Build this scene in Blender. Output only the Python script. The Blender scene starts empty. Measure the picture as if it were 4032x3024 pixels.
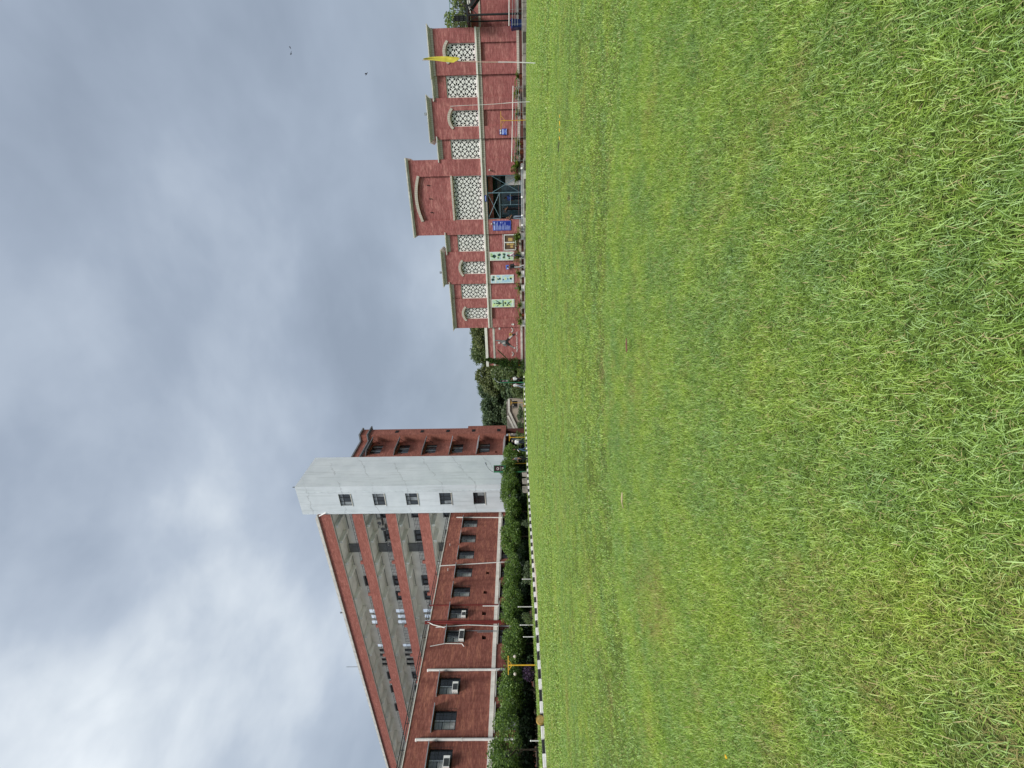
import bpy, bmesh, math, random
import numpy as np
from mathutils import Vector, Matrix
random.seed(7); RNG = np.random.default_rng(7)
S = bpy.context.scene; COL = S.collection
R = math.radians

# ------------------------------------------------------------------ camera
# The picture is a portrait photograph stored on its side: the camera is rolled a quarter turn, up is picture-left.
CAM_H, F_PX, YAW, PIT, ROL = 0.85, 1699.6, 0.449225, 0.0148419, 0.0165331
F0 = Vector((-math.sin(YAW), math.cos(YAW), 0)); R0 = Vector((math.cos(YAW), math.sin(YAW), 0)); Z0 = Vector((0, 0, 1))
FW = F0*math.cos(PIT) + Z0*math.sin(PIT); U0 = Z0*math.cos(PIT) - F0*math.sin(PIT)
RI = R0*math.cos(ROL) - U0*math.sin(ROL); UI = R0*math.sin(ROL) + U0*math.cos(ROL)
cam = bpy.data.cameras.new('camera'); camo = bpy.data.objects.new('camera', cam); COL.objects.link(camo)
cx, cy, cz = -UI, RI, -FW
camo.matrix_world = Matrix(((cx.x, cy.x, cz.x, 0), (cx.y, cy.y, cz.y, 0), (cx.z, cy.z, cz.z, CAM_H), (0, 0, 0, 1)))
cam.sensor_fit = 'HORIZONTAL'; cam.sensor_width = 36; cam.lens = 36*F_PX/4032; cam.clip_start = 0.05; cam.clip_end = 3000
S.camera = camo

# ------------------------------------------------------------------ light: high overcast
SUN = Vector((0.5, -0.62, 1.45)).normalized()
SUN_EL = math.asin(SUN.z); SUN_AZ = math.atan2(SUN.x, SUN.y)
sl = bpy.data.lights.new('sun', 'SUN'); sl.energy = 1.5; sl.angle = R(18); sl.color = (1.0, 0.965, 0.92)
so = bpy.data.objects.new('sun', sl); COL.objects.link(so); so.location = (0, -20, 60)
so.rotation_euler = SUN.to_track_quat('Z', 'Y').to_euler()
W = bpy.data.worlds.new('World'); S.world = W; W.use_nodes = True
nt = W.node_tree; nt.nodes.clear(); N = nt.nodes.new; LK = nt.links.new
def nmath(nt, op, a, b=None, clamp=False):
    n = nt.nodes.new('ShaderNodeMath'); n.operation = op; n.use_clamp = clamp
    for i, v in enumerate((a, b)):
        if v is None: continue
        if isinstance(v, (int, float)): n.inputs[i].default_value = v
        else: nt.links.new(v, n.inputs[i])
    return n.outputs[0]
def ramp(nt, fac, stops, mode='LINEAR'):
    n = nt.nodes.new('ShaderNodeValToRGB'); cr = n.color_ramp; cr.interpolation = mode
    while len(cr.elements) < len(stops): cr.elements.new(0.5)
    for e, (p, c) in zip(cr.elements, stops):
        e.position = p; e.color = (*c, 1) if len(c) == 3 else c
    nt.links.new(fac, n.inputs[0]); return n.outputs[0]
def mixc(nt, fac, a, b, mode='MIX'):
    n = nt.nodes.new('ShaderNodeMix'); n.data_type = 'RGBA'; n.blend_type = mode
    for i, v in ((0, fac), (6, a), (7, b)):
        if isinstance(v, (int, float)): n.inputs[i].default_value = v
        elif isinstance(v, tuple): n.inputs[i].default_value = (*v, 1)
        else: nt.links.new(v, n.inputs[i])
    return n.outputs[2]
def noise(nt, vec, scale, detail=3, rough=0.55, dist=0.0):
    n = nt.nodes.new('ShaderNodeTexNoise'); n.inputs['Scale'].default_value = scale; n.inputs['Detail'].default_value = detail
    n.inputs['Roughness'].default_value = rough; n.inputs['Distortion'].default_value = dist
    if vec is not None: nt.links.new(vec, n.inputs['Vector'])
    return n.outputs['Fac']
tc = N('ShaderNodeTexCoord'); sep = N('ShaderNodeSeparateXYZ'); LK(tc.outputs['Generated'], sep.inputs[0])
zz = nmath(nt, 'ADD', nmath(nt, 'MAXIMUM', sep.outputs[2], 0.0), 0.5)
cmb = N('ShaderNodeCombineXYZ'); LK(nmath(nt, 'DIVIDE', sep.outputs[0], zz), cmb.inputs[0]); LK(nmath(nt, 'DIVIDE', sep.outputs[1], zz), cmb.inputs[1])
mp = N('ShaderNodeMapping'); mp.inputs['Location'].default_value = (5.5, 0.4, 2.0); mp.inputs['Rotation'].default_value = (0, 0, R(-25)); mp.inputs['Scale'].default_value = (1.0, 1.15, 1.9); LK(tc.outputs['Generated'], mp.inputs[0])
n1 = noise(nt, mp.outputs[0], 2.1, 5, 0.5, 0.2); n2 = noise(nt, mp.outputs[0], 6.5, 4, 0.5, 0.25)
cl = nmath(nt, 'ADD', nmath(nt, 'ADD', nmath(nt, 'MULTIPLY', n1, 0.62), nmath(nt, 'MULTIPLY', n2, 0.13)), 0.085)
# thin bright part of the deck, where the light comes through (high, beyond the long verandah)
dt = N('ShaderNodeVectorMath'); dt.operation = 'DOT_PRODUCT'; LK(tc.outputs['Generated'], dt.inputs[0]); dt.inputs[1].default_value = (-0.66, 0.27, 0.70)
gl = nmath(nt, 'POWER', nmath(nt, 'MAXIMUM', dt.outputs['Value'], 0.0), 10.0)
cl = nmath(nt, 'ADD', cl, nmath(nt, 'MULTIPLY', gl, 0.20))
n3 = noise(nt, mp.outputs[0], 6.0, 5, 0.5, 0.3)
cl = nmath(nt, 'ADD', cl, nmath(nt, 'MULTIPLY', nmath(nt, 'MULTIPLY', gl, nmath(nt, 'SUBTRACT', n3, 0.5)), 0.26))
hz = nmath(nt, 'POWER', nmath(nt, 'SUBTRACT', 1.0, nmath(nt, 'MAXIMUM', sep.outputs[2], 0.0)), 6.0)
cl = nmath(nt, 'ADD', cl, nmath(nt, 'MULTIPLY', hz, 0.05))
cloud = ramp(nt, cl, [(0.34, (0.100, 0.119, 0.149)), (0.47, (0.125, 0.147, 0.181)), (0.58, (0.164, 0.188, 0.222)), (0.72, (0.255, 0.276, 0.298)), (0.88, (0.38, 0.395, 0.405))])
sky = N('ShaderNodeTexSky'); sky.sky_type = 'NISHITA'; sky.sun_disc = False; sky.sun_elevation = SUN_EL; sky.sun_rotation = SUN_AZ; sky.air_density = 1.5; sky.dust_density = 2
skd = N('ShaderNodeVectorMath'); skd.operation = 'SCALE'; LK(sky.outputs[0], skd.inputs[0]); skd.inputs[3].default_value = 0.05
bg = N('ShaderNodeBackground'); LK(mixc(nt, 0.93, skd.outputs[0], cloud), bg.inputs[0]); bg.inputs[1].default_value = 1.0
wo = N('ShaderNodeOutputWorld'); LK(bg.outputs[0], wo.inputs[0])
S.render.engine = 'CYCLES'
S.view_settings.view_transform = 'Standard'; S.view_settings.look = 'None'; S.view_settings.exposure = 1.6; S.view_settings.gamma = 1
S.view_settings.use_curve_mapping = False
S.cycles.max_bounces = 8; S.cycles.transparent_max_bounces = 8

# ------------------------------------------------------------------ materials (procedural, world-space)
def newmat(name):
    m = bpy.data.materials.new(name); m.use_nodes = True; nt = m.node_tree
    p = nt.nodes['Principled BSDF']; g = nt.nodes.new('ShaderNodeNewGeometry')
    return m, nt, p, g.outputs['Position']
def bumped(nt, p, h, strength, dist=0.01):
    b = nt.nodes.new('ShaderNodeBump'); b.inputs['Strength'].default_value = strength; b.inputs['Distance'].default_value = dist
    nt.links.new(h, b.inputs['Height']); nt.links.new(b.outputs[0], p.inputs['Normal'])
def pm(name, col, rough=0.75, var=0.18, scale=2.5, metal=0.0, streak=0.0, spec=0.35, fine=0.0):
    m, nt, p, pos = newmat(name)
    a = noise(nt, pos, scale, 4, 0.6)
    lo = tuple(c*(1-var) for c in col); hi = tuple(min(1, c*(1+var)) for c in col)
    c = ramp(nt, a, [(0.3, lo), (0.7, hi)])
    if streak:
        mp = nt.nodes.new('ShaderNodeMapping'); mp.inputs['Scale'].default_value = (2.2, 2.2, 0.16); nt.links.new(pos, mp.inputs[0])
        s = noise(nt, mp.outputs[0], 1.6, 5, 0.65)
        c = mixc(nt, nmath(nt, 'MULTIPLY', ramp(nt, s, [(0.5, (0, 0, 0)), (0.75, (1, 1, 1))]), streak), c, tuple(x*0.35 for x in col))
    if fine:
        f = noise(nt, pos, 45, 3, 0.6); bumped(nt, p, f, fine)
    nt.links.new(c, p.inputs['Base Color']); p.inputs['Roughness'].default_value = rough
    p.inputs['Metallic'].default_value = metal; p.inputs['Specular IOR Level'].default_value = spec
    return m
def brick(name, c1, c2, mortar, stain, stain_col, salmon=None, bw=0.23, bh=0.078):
    m, nt, p, pos = newmat(name)
    s = nt.nodes.new('ShaderNodeSeparateXYZ'); nt.links.new(pos, s.inputs[0])
    cb = nt.nodes.new('ShaderNodeCombineXYZ'); nt.links.new(nmath(nt, 'ADD', s.outputs[0], s.outputs[1]), cb.inputs[0]); nt.links.new(s.outputs[2], cb.inputs[1])
    b = nt.nodes.new('ShaderNodeTexBrick'); nt.links.new(cb.outputs[0], b.inputs['Vector'])
    b.inputs['Scale'].default_value = 1; b.inputs['Brick Width'].default_value = bw; b.inputs['Row Height'].default_value = bh
    b.inputs['Mortar Size'].default_value = 0.006; b.inputs['Mortar Smooth'].default_value = 0.2; b.inputs['Bias'].default_value = -0.1
    b.inputs['Color1'].default_value = (*c1, 1); b.inputs['Color2'].default_value = (*c2, 1); b.inputs['Mortar'].default_value = (*mortar, 1)
    c = b.outputs['Color']
    mp = nt.nodes.new('ShaderNodeMapping'); mp.inputs['Scale'].default_value = (1.0, 1.0, 4.5); nt.links.new(pos, mp.inputs[0])
    pa = noise(nt, mp.outputs[0], 0.9, 5, 0.68)
    if salmon: c = mixc(nt, ramp(nt, pa, [(0.50, (0, 0, 0)), (0.64, (0.85, 0.85, 0.85))]), c, salmon)
    pb = noise(nt, mp.outputs[0], 2.6, 4, 0.7)
    c = mixc(nt, nmath(nt, 'MULTIPLY', ramp(nt, pb, [(0.42, (1, 1, 1)), (0.58, (0, 0, 0))]), 0.55), c, tuple(x*0.5 for x in c1))
    mp2 = nt.nodes.new('ShaderNodeMapping'); mp2.inputs['Scale'].default_value = (1.3, 1.3, 0.22); nt.links.new(pos, mp2.inputs[0])
    st = noise(nt, mp2.outputs[0], 0.8, 5, 0.65)
    c = mixc(nt, nmath(nt, 'MULTIPLY', ramp(nt, st, [(0.5, (0, 0, 0)), (0.72, (1, 1, 1))]), stain), c, stain_col)
    nt.links.new(c, p.inputs['Base Color']); p.inputs['Roughness'].default_value = 0.9; p.inputs['Specular IOR Level'].default_value = 0.2
    bumped(nt, p, b.outputs['Fac'], -0.4, 0.01)
    return m
def leafmat(name, col, var=0.5, trans=0.35, scale=1.2, rough=0.45, dry=None):
    m, nt, p, pos = newmat(name)
    a = nt.nodes.new('ShaderNodeAttribute'); a.attribute_name = 'tint'
    n = noise(nt, pos, scale, 3, 0.6)
    f = nmath(nt, 'ADD', nmath(nt, 'MULTIPLY', a.outputs['Fac'], 0.65), nmath(nt, 'MULTIPLY', n, 0.35))
    lo = (col[0]*(1-var*0.8), col[1]*(1-var*0.7), col[2]*(1-var*0.5)); hi = (min(1, col[0]*(1+var*1.25)), min(1, col[1]*(1+var)), col[2]*(1+var*0.6))
    c = ramp(nt, f, [(0.2, lo), (0.5, col), (0.85, hi)])
    nt.links.new(c, p.inputs['Base Color']); p.inputs['Roughness'].default_value = rough; p.inputs['Specular IOR Level'].default_value = 0.35
    t = nt.nodes.new('ShaderNodeBsdfTranslucent'); nt.links.new(mixc(nt, 1.0, c, (1.0, 1.15, 0.6), 'MULTIPLY'), t.inputs[0])
    mx = nt.nodes.new('ShaderNodeMixShader'); mx.inputs[0].default_value = trans
    nt.links.new(p.outputs[0], mx.inputs[1]); nt.links.new(t.outputs[0], mx.inputs[2])
    nt.links.new(mx.outputs[0], nt.nodes['Material Output'].inputs[0]); return m
def glass(name, col, rough=0.12):
    m, nt, p, pos = newmat(name); a = noise(nt, pos, 1.4, 2)
    nt.links.new(ramp(nt, a, [(0.35, tuple(c*0.6 for c in col)), (0.65, tuple(c*1.4 for c in col))]), p.inputs['Base Color'])
    p.inputs['Roughness'].default_value = rough; p.inputs['Specular IOR Level'].default_value = 0.7; return m

M = {}
M['brick_hall'] = brick('brick_hall', (0.335, 0.098, 0.094), (0.43, 0.142, 0.134), (0.40, 0.24, 0.22), 0.28, (0.165, 0.045, 0.045), (0.57, 0.255, 0.225))
M['brick_low'] = brick('brick_low', (0.255, 0.080, 0.060), (0.355, 0.128, 0.094), (0.25, 0.145, 0.118), 0.65, (0.095, 0.028, 0.024), (0.46, 0.19, 0.125))
M['brick_high'] = brick('brick_high', (0.34, 0.11, 0.085), (0.42, 0.15, 0.115), (0.36, 0.19, 0.155), 0.35, (0.17, 0.05, 0.042), (0.47, 0.19, 0.15))
M['brick_wing'] = brick('brick_wing', (0.28, 0.10, 0.075), (0.36, 0.135, 0.10), (0.28, 0.15, 0.12), 0.4, (0.12, 0.045, 0.036), (0.42, 0.17, 0.13))
M['plinth'] = pm('plinth', (0.10, 0.035, 0.028), 0.85, 0.35, 1.5)
m, nt, p, pos = newmat('stone_band')   # brick-on-edge course in pale stone
s_ = nt.nodes.new('ShaderNodeSeparateXYZ'); nt.links.new(pos, s_.inputs[0])
cb_ = nt.nodes.new('ShaderNodeCombineXYZ'); nt.links.new(nmath(nt, 'ADD', s_.outputs[0], s_.outputs[1]), cb_.inputs[0]); nt.links.new(s_.outputs[2], cb_.inputs[1])
b_ = nt.nodes.new('ShaderNodeTexBrick'); nt.links.new(cb_.outputs[0], b_.inputs['Vector']); b_.offset = 0
b_.inputs['Scale'].default_value = 1; b_.inputs['Brick Width'].default_value = 0.16; b_.inputs['Row Height'].default_value = 0.36; b_.inputs['Mortar Size'].default_value = 0.012
b_.inputs['Color1'].default_value = (0.52, 0.47, 0.40, 1); b_.inputs['Color2'].default_value = (0.60, 0.55, 0.47, 1); b_.inputs['Mortar'].default_value = (0.27, 0.24, 0.20, 1)
nt.links.new(mixc(nt, nmath(nt, 'MULTIPLY', noise(nt, pos, 1.2, 5, 0.7), 0.5), b_.outputs['Color'], (0.36, 0.32, 0.27)), p.inputs['Base Color']); p.inputs['Roughness'].default_value = 0.85; M['stone_band'] = m
M['white_ledge'] = pm('white_ledge', (0.72, 0.71, 0.64), 0.7, 0.12, 1.5, streak=0.3)
M['cornice'] = pm('cornice', (0.60, 0.585, 0.54), 0.85, 0.2, 1.2, streak=0.35)
M['lattice'] = pm('lattice', (0.80, 0.80, 0.76), 0.75, 0.08, 2.0)
M['dark'] = pm('dark', (0.012, 0.013, 0.015), 0.8, 0.3)  # near-black base colour holds the shade of interiors and openings
M['tower'] = None
m, nt, p, pos = newmat('tower_plaster')
c = ramp(nt, noise(nt, pos, 0.5, 5, 0.6), [(0.3, (0.60, 0.63, 0.635)), (0.7, (0.73, 0.75, 0.75))])
mp = nt.nodes.new('ShaderNodeMapping'); mp.inputs['Scale'].default_value = (1.8, 1.8, 0.13); nt.links.new(pos, mp.inputs[0])
c = mixc(nt, nmath(nt, 'MULTIPLY', ramp(nt, noise(nt, mp.outputs[0], 1.5, 6, 0.7), [(0.5, (0, 0, 0)), (0.75, (1, 1, 1))]), 0.5), c, (0.36, 0.38, 0.37))
# hairline cracks running up the plaster on a slant
sx = nt.nodes.new('ShaderNodeSeparateXYZ'); nt.links.new(pos, sx.inputs[0])
wv = nmath(nt, 'ADD', nmath(nt, 'MULTIPLY', sx.outputs[1], -0.62), nmath(nt, 'ADD', sx.outputs[2], nmath(nt, 'MULTIPLY', noise(nt, pos, 0.9, 4, 0.7), 1.5)))
fr = nmath(nt, 'ABSOLUTE', nmath(nt, 'SUBTRACT', nmath(nt, 'FRACT', nmath(nt, 'DIVIDE', wv, 3.67)), 0.5))
crk = nmath(nt, 'MULTIPLY', ramp(nt, fr, [(0.0, (1, 1, 1)), (0.022, (0, 0, 0))]), ramp(nt, noise(nt, pos, 0.45, 2), [(0.38, (0, 0, 0)), (0.50, (1, 1, 1))]))
c = mixc(nt, nmath(nt, 'MULTIPLY', crk, 0.55), c, (0.30, 0.31, 0.31)); c = mixc(nt, 1.0, c, (0.92, 0.96, 1.0), 'MULTIPLY')
nt.links.new(c, p.inputs['Base Color']); p.inputs['Roughness'].default_value = 0.85; M['tower'] = m
M['white_band'] = pm('white_band', (0.70, 0.67, 0.60), 0.8, 0.15, 1.6, streak=0.35)
M['white_paint'] = pm('white_paint', (0.78, 0.77, 0.74), 0.55, 0.08, 3)
M['white_pipe'] = pm('white_pipe', (0.66, 0.65, 0.62), 0.5, 0.12, 3, streak=0.2)
M['red_pipe'] = pm('red_pipe', (0.16, 0.022, 0.018), 0.6, 0.2, 3)
M['concrete'] = pm('concrete', (0.33, 0.34, 0.31), 0.9, 0.18, 0.8, streak=0.25)
M['soffit'] = pm('soffit', (0.78, 0.79, 0.75), 0.9, 0.14, 0.7)
M['verandah_wall'] = pm('verandah_wall', (0.82, 0.82, 0.78), 0.9, 0.1, 0.8)
M['slate'] = pm('slate', (0.16, 0.17, 0.18), 0.8, 0.2, 2)
M['black_iron'] = pm('black_iron', (0.018, 0.02, 0.022), 0.55, 0.3, 6)
M['grey_steel'] = pm('grey_steel', (0.22, 0.25, 0.27), 0.45, 0.2, 4, metal=0.4)
M['teal_steel'] = pm('teal_steel', (0.14, 0.23, 0.27), 0.5, 0.2, 4)
M['galv'] = pm('galv', (0.42, 0.44, 0.45), 0.4, 0.2, 5, metal=0.6)
M['glass'] = glass('glass', (0.022, 0.027, 0.032)); M['glass_blue'] = glass('glass_blue', (0.05, 0.13, 0.16)); M['glass_pale'] = glass('glass_pale', (0.20, 0.22, 0.23), 0.2)
M['curtain'] = pm('curtain', (0.40, 0.41, 0.40), 0.9, 0.25, 4)
M['yellow_paint'] = pm('yellow_paint', (0.62, 0.36, 0.03), 0.5, 0.15, 5)
M['globe'] = pm('globe', (0.50, 0.44, 0.38), 0.3, 0.1, 8)
M['green_paint'] = pm('green_paint', (0.03, 0.16, 0.08), 0.5, 0.2, 5)
M['black_paint'] = pm('black_paint', (0.02, 0.02, 0.022), 0.6, 0.3, 4)
M['kerb_white'] = pm('kerb_white', (0.74, 0.73, 0.72), 0.7, 0.12, 5); M['kerb_black'] = pm('kerb_black', (0.022, 0.022, 0.024), 0.75, 0.35, 5)
M['stone_grey'] = pm('stone_grey', (0.25, 0.23, 0.20), 0.9, 0.4, 2.5, fine=0.3); M['stone_pale'] = pm('stone_pale', (0.50, 0.48, 0.43), 0.85, 0.25, 2.5, fine=0.3); M['stone_dark'] = pm('stone_dark', (0.085, 0.075, 0.06), 0.9, 0.4, 2.5, fine=0.3)
M['paving'] = pm('paving', (0.27, 0.235, 0.20), 0.9, 0.3, 1.2, fine=0.3)
M['pink_path'] = pm('pink_path', (0.42, 0.33, 0.28), 0.9, 0.25, 3, fine=0.4)
M['soil'] = pm('soil', (0.038, 0.034, 0.022), 0.95, 0.5, 3, fine=0.6)
M['bark'] = pm('bark', (0.085, 0.065, 0.045), 0.95, 0.4, 6, fine=0.8)
M['terracotta'] = pm('terracotta', (0.24, 0.07, 0.035), 0.8, 0.25, 4)
M['blue_sign'] = pm('blue_sign', (0.012, 0.03, 0.26), 0.35, 0.15, 3); M['blue_print'] = pm('blue_print', (0.36, 0.44, 0.80), 0.5, 0.15, 12); M['blue_light'] = pm('blue_light', (0.10, 0.18, 0.62), 0.45, 0.2, 9)
M['blue_bin'] = pm('blue_bin', (0.012, 0.024, 0.11), 0.4, 0.25, 4)
M['beige'] = pm('beige', (0.42, 0.365, 0.295), 0.85, 0.15, 1.2, streak=0.25)
M['flag'] = pm('flag', (0.66, 0.56, 0.07), 0.7, 0.2, 4); M['rust_white'] = pm('rust_white', (0.55, 0.42, 0.33), 0.7, 0.35, 9)
M['straw'] = pm('straw', (0.40, 0.25, 0.07), 0.8, 0.35, 14)
M['brown_paper'] = pm('brown_paper', (0.11, 0.07, 0.045), 0.8, 0.25, 3); M['tan_paper'] = pm('tan_paper', (0.50, 0.33, 0.12), 0.8, 0.3, 12)
M['figure_grey'] = pm('figure_grey', (0.17, 0.18, 0.185), 0.6, 0.25, 6); M['figure_pale'] = pm('figure_pale', (0.55, 0.50, 0.49), 0.6, 0.15, 6)
M['leaf_bush'] = leafmat('leaf_bush', (0.13, 0.21, 0.055), 0.65); M['leaf_dark'] = leafmat('leaf_dark', (0.098, 0.145, 0.080), 0.5, 0.25); M['leaf_mid'] = leafmat('leaf_mid', (0.125, 0.17, 0.07), 0.5, 0.3)
M['leaf_olive'] = leafmat('leaf_olive', (0.16, 0.19, 0.085), 0.5, 0.3); M['leaf_bright'] = leafmat('leaf_bright', (0.17, 0.225, 0.08), 0.45, 0.4); M['leaf_cypress'] = leafmat('leaf_cypress', (0.045, 0.09, 0.018), 0.5, 0.2)
M['leaf_palm'] = leafmat('leaf_palm', (0.10, 0.15, 0.03), 0.6, 0.3); M['leaf_grey'] = leafmat('leaf_grey', (0.12, 0.16, 0.09), 0.4, 0.3); M['leaf_purple'] = leafmat('leaf_purple', (0.06, 0.028, 0.075), 0.5, 0.25)

# ------------------------------------------------------------------ building blocks
WLOC = {}
def wl(o): return WLOC.get(o.name, Vector((0, 0, 0))) if o else Vector((0, 0, 0))
def tag(o, label=None, cat=None, group=None, kind=None):
    if label: o['label'] = label
    if cat: o['category'] = cat
    if group: o['group'] = group
    if kind: o['kind'] = kind
    return o
def root(name, label, cat, loc, rz=0.0, group=None):
    o = bpy.data.objects.new(name, None); COL.objects.link(o); o.empty_display_size = 0.1
    o.location = loc; o.rotation_euler = (0, 0, rz); WLOC[o.name] = Vector(loc); return tag(o, label, cat, group)
def link(name, me, mat, parent=None, loc=None):
    o = bpy.data.objects.new(name, me); COL.objects.link(o)
    if mat is not None and not me.materials: me.materials.append(M[mat] if isinstance(mat, str) else mat)
    if parent is not None: o.parent = parent; WLOC[o.name] = wl(parent)
    if loc is not None: o.location = loc
    return o
class B:
    def __init__(s): s.v = []; s.f = []
    def add(s, vs, fs):
        k = len(s.v); s.v += [tuple(v) for v in vs]; s.f += [tuple(i+k for i in f) for f in fs]; return s
    def box(s, x0, x1, y0, y1, z0, z1):
        x0, x1 = sorted((x0, x1)); y0, y1 = sorted((y0, y1)); z0, z1 = sorted((z0, z1))
        return s.add([(x0,y0,z0),(x1,y0,z0),(x1,y1,z0),(x0,y1,z0),(x0,y0,z1),(x1,y0,z1),(x1,y1,z1),(x0,y1,z1)],
                     [(3,2,1,0),(4,5,6,7),(0,1,5,4),(1,2,6,5),(2,3,7,6),(3,0,4,7)])
    def bar(s, p, q, r, n=6, r2=None):
        p = Vector(p); q = Vector(q); d = q-p
        if d.length < 1e-6: return s
        d.normalize(); a = d.orthogonal().normalized(); b = d.cross(a); r2 = r if r2 is None else r2
        vs = []
        for c, rr in ((p, r), (q, r2)):
            for i in range(n):
                t = 2*math.pi*(i+0.5)/n; vs.append(c + (a*math.cos(t) + b*math.sin(t))*rr)
        return s.add(vs, [(i, (i+1) % n, n+(i+1) % n, n+i) for i in range(n)] + [tuple(range(n-1, -1, -1)), tuple(range(n, 2*n))])
    def tube(s, pts, r, n=6):
        for i in range(len(pts)-1): s.bar(pts[i], pts[i+1], r, n)
        return s
    def prism(s, poly, axis, a, b):          # polygon in the two other axes, extruded along axis
        def at(u, v, w): return (u, w, v) if axis == 'y' else ((w, u, v) if axis == 'x' else (u, v, w))
        n = len(poly)
        return s.add([at(u, v, a) for u, v in poly] + [at(u, v, b) for u, v in poly],
                     [tuple(range(n)), tuple(range(2*n-1, n-1, -1))] + [(i, n+i, n+(i+1) % n, (i+1) % n) for i in range(n)])
    def ball(s, c, r, nu=10, nv=7, sz=1.0):
        vs = [(c[0], c[1], c[2]-r*sz)]
        for j in range(1, nv):
            ph = -math.pi/2 + math.pi*j/nv
            for i in range(nu):
                t = 2*math.pi*i/nu; vs.append((c[0]+r*math.cos(ph)*math.cos(t), c[1]+r*math.cos(ph)*math.sin(t), c[2]+r*sz*math.sin(ph)))
        vs.append((c[0], c[1], c[2]+r*sz)); top = len(vs)-1; fs = []
        for i in range(nu):
            fs.append((0, 1+(i+1) % nu, 1+i))
            for j in range(nv-2):
                a = 1+j*nu; fs.append((a+i, a+(i+1) % nu, a+nu+(i+1) % nu, a+nu+i))
            a = 1+(nv-2)*nu; fs.append((a+i, a+(i+1) % nu, top))
        return s.add(vs, fs)
    def mesh(s, name, off=Vector((0, 0, 0)), smooth=False):
        me = bpy.data.meshes.new(name); me.from_pydata([(v[0]-off.x, v[1]-off.y, v[2]-off.z) for v in s.v], [], s.f); me.update()
        if smooth: me.polygons.foreach_set('use_smooth', [True]*len(me.polygons))
        return me
    def build(s, name, mat, parent=None, local=False, smooth=False):
        return link(name, s.mesh(name, Vector((0, 0, 0)) if local else wl(parent), smooth), mat, parent)
def plate(name, outer, holes, axis, a, b, mat, parent):
    """flat slab with real openings: outline and holes in (u, z), thickness from a to b along axis 'x' or 'y'"""
    cu = bpy.data.curves.new(name, 'CURVE'); cu.dimensions = '2D'; cu.fill_mode = 'BOTH'; cu.extrude = abs(b-a)/2
    for lp in [outer] + list(holes):
        sp = cu.splines.new('POLY'); sp.points.add(len(lp)-1)
        for pt, (u, v) in zip(sp.points, lp): pt.co = (u, v, 0, 1)
        sp.use_cyclic_u = True
    ob = bpy.data.objects.new(name, cu); me = bpy.data.meshes.new_from_object(ob); bpy.data.objects.remove(ob); bpy.data.curves.remove(cu)
    n = len(me.vertices); co = np.empty(n*3, np.float32); me.vertices.foreach_get('co', co); co = co.reshape(-1, 3)
    o = wl(parent); w = np.empty_like(co); mid = (a+b)/2
    if axis == 'y': w[:, 0] = co[:, 0]; w[:, 1] = mid - co[:, 2]; w[:, 2] = co[:, 1]
    else: w[:, 0] = mid + co[:, 2]; w[:, 1] = co[:, 0]; w[:, 2] = co[:, 1]
    w -= np.array((o.x, o.y, o.z), np.float32); me.vertices.foreach_set('co', w.ravel()); me.materials.clear(); me.polygons.foreach_set('use_smooth', [False]*len(me.polygons)); me.update(); me.name = name
    return link(name, me, mat, parent)
def rect(u0, u1, v0, v1): return [(u0, v0), (u1, v0), (u1, v1), (u0, v1)]
def struct(o): o['kind'] = 'structure'; return o
def text(name, s, size, mat, parent, loc, rot, depth=0.006, align='LEFT'):
    cu = bpy.data.curves.new(name, 'FONT'); cu.body = s; cu.size = size; cu.extrude = depth/2; cu.align_x = align; cu.resolution_u = 2
    ob = bpy.data.objects.new(name, cu); me = bpy.data.meshes.new_from_object(ob); bpy.data.objects.remove(ob); bpy.data.curves.remove(cu)
    me.materials.clear(); o = link(name, me, mat, parent); o.location = Vector(loc) - wl(parent); o.rotation_euler = rot; return o

# ------------------------------------------------------------------ ground
KP = [(-19.9, -12), (-20.1, 0), (-20.5, 8.5), (-20.9, 12), (-21.7, 15.5), (-23.0, 19.5), (-24.2, 24), (-25.3, 29), (-25.9, 34), (-26.1, 40), (-25.9, 46), (-24.8, 51), (-22.2, 54.5), (-17.5, 56.5), (-12, 57)]
def kx(y):
    if y >= 54.5: return -22.2
    for (xa, ya), (xb, yb) in zip(KP, KP[1:]):
        if ya <= y <= yb: return xa + (xb-xa)*(y-ya)/(yb-ya)
    return KP[0][0]
def lz(x, y):
    t = min(max(y/42.5, 0.0), 1.0); return -0.012*max(0.0, x+12)*t**1.5
struct(B().add([(-900, -900, -0.5), (900, -900, -0.5), (900, 900, -0.5), (-900, 900, -0.5)], [(0, 1, 2, 3)]).build('ground', 'soil'))
# lawn: the turf sheet under the blades
def turf_color(nt, pos, tint=None):
    big = noise(nt, pos, 0.45, 5, 0.7); med = noise(nt, pos, 2.6, 5, 0.75); br = noise(nt, pos, 0.9, 6, 0.78)
    f = nmath(nt, 'ADD', nmath(nt, 'MULTIPLY', big, 0.38), nmath(nt, 'MULTIPLY', med, 0.62))
    c = ramp(nt, f, [(0.30, (0.185, 0.305, 0.072)), (0.46, (0.252, 0.385, 0.064)), (0.56, (0.315, 0.442, 0.058)), (0.72, (0.400, 0.492, 0.056))])
    return c, ramp(nt, br, [(0.53, (0, 0, 0)), (0.66, (1, 1, 1))])
m, nt, p, pos = newmat('turf'); c, dry = turf_color(nt, pos)
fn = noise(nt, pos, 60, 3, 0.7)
c = mixc(nt, ramp(nt, fn, [(0.35, (0.92, 0.92, 0.92)), (0.7, (0.45, 0.45, 0.45))]), c, (0.022, 0.022, 0.010))  # dark thatch tone, deepened to carry the shade between blades
c = mixc(nt, nmath(nt, 'MULTIPLY', dry, 0.6), c, (0.12, 0.09, 0.045)); nt.links.new(c, p.inputs['Base Color']); p.inputs['Roughness'].default_value = 0.95; p.inputs['Specular IOR Level'].default_value = 0.1
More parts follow.
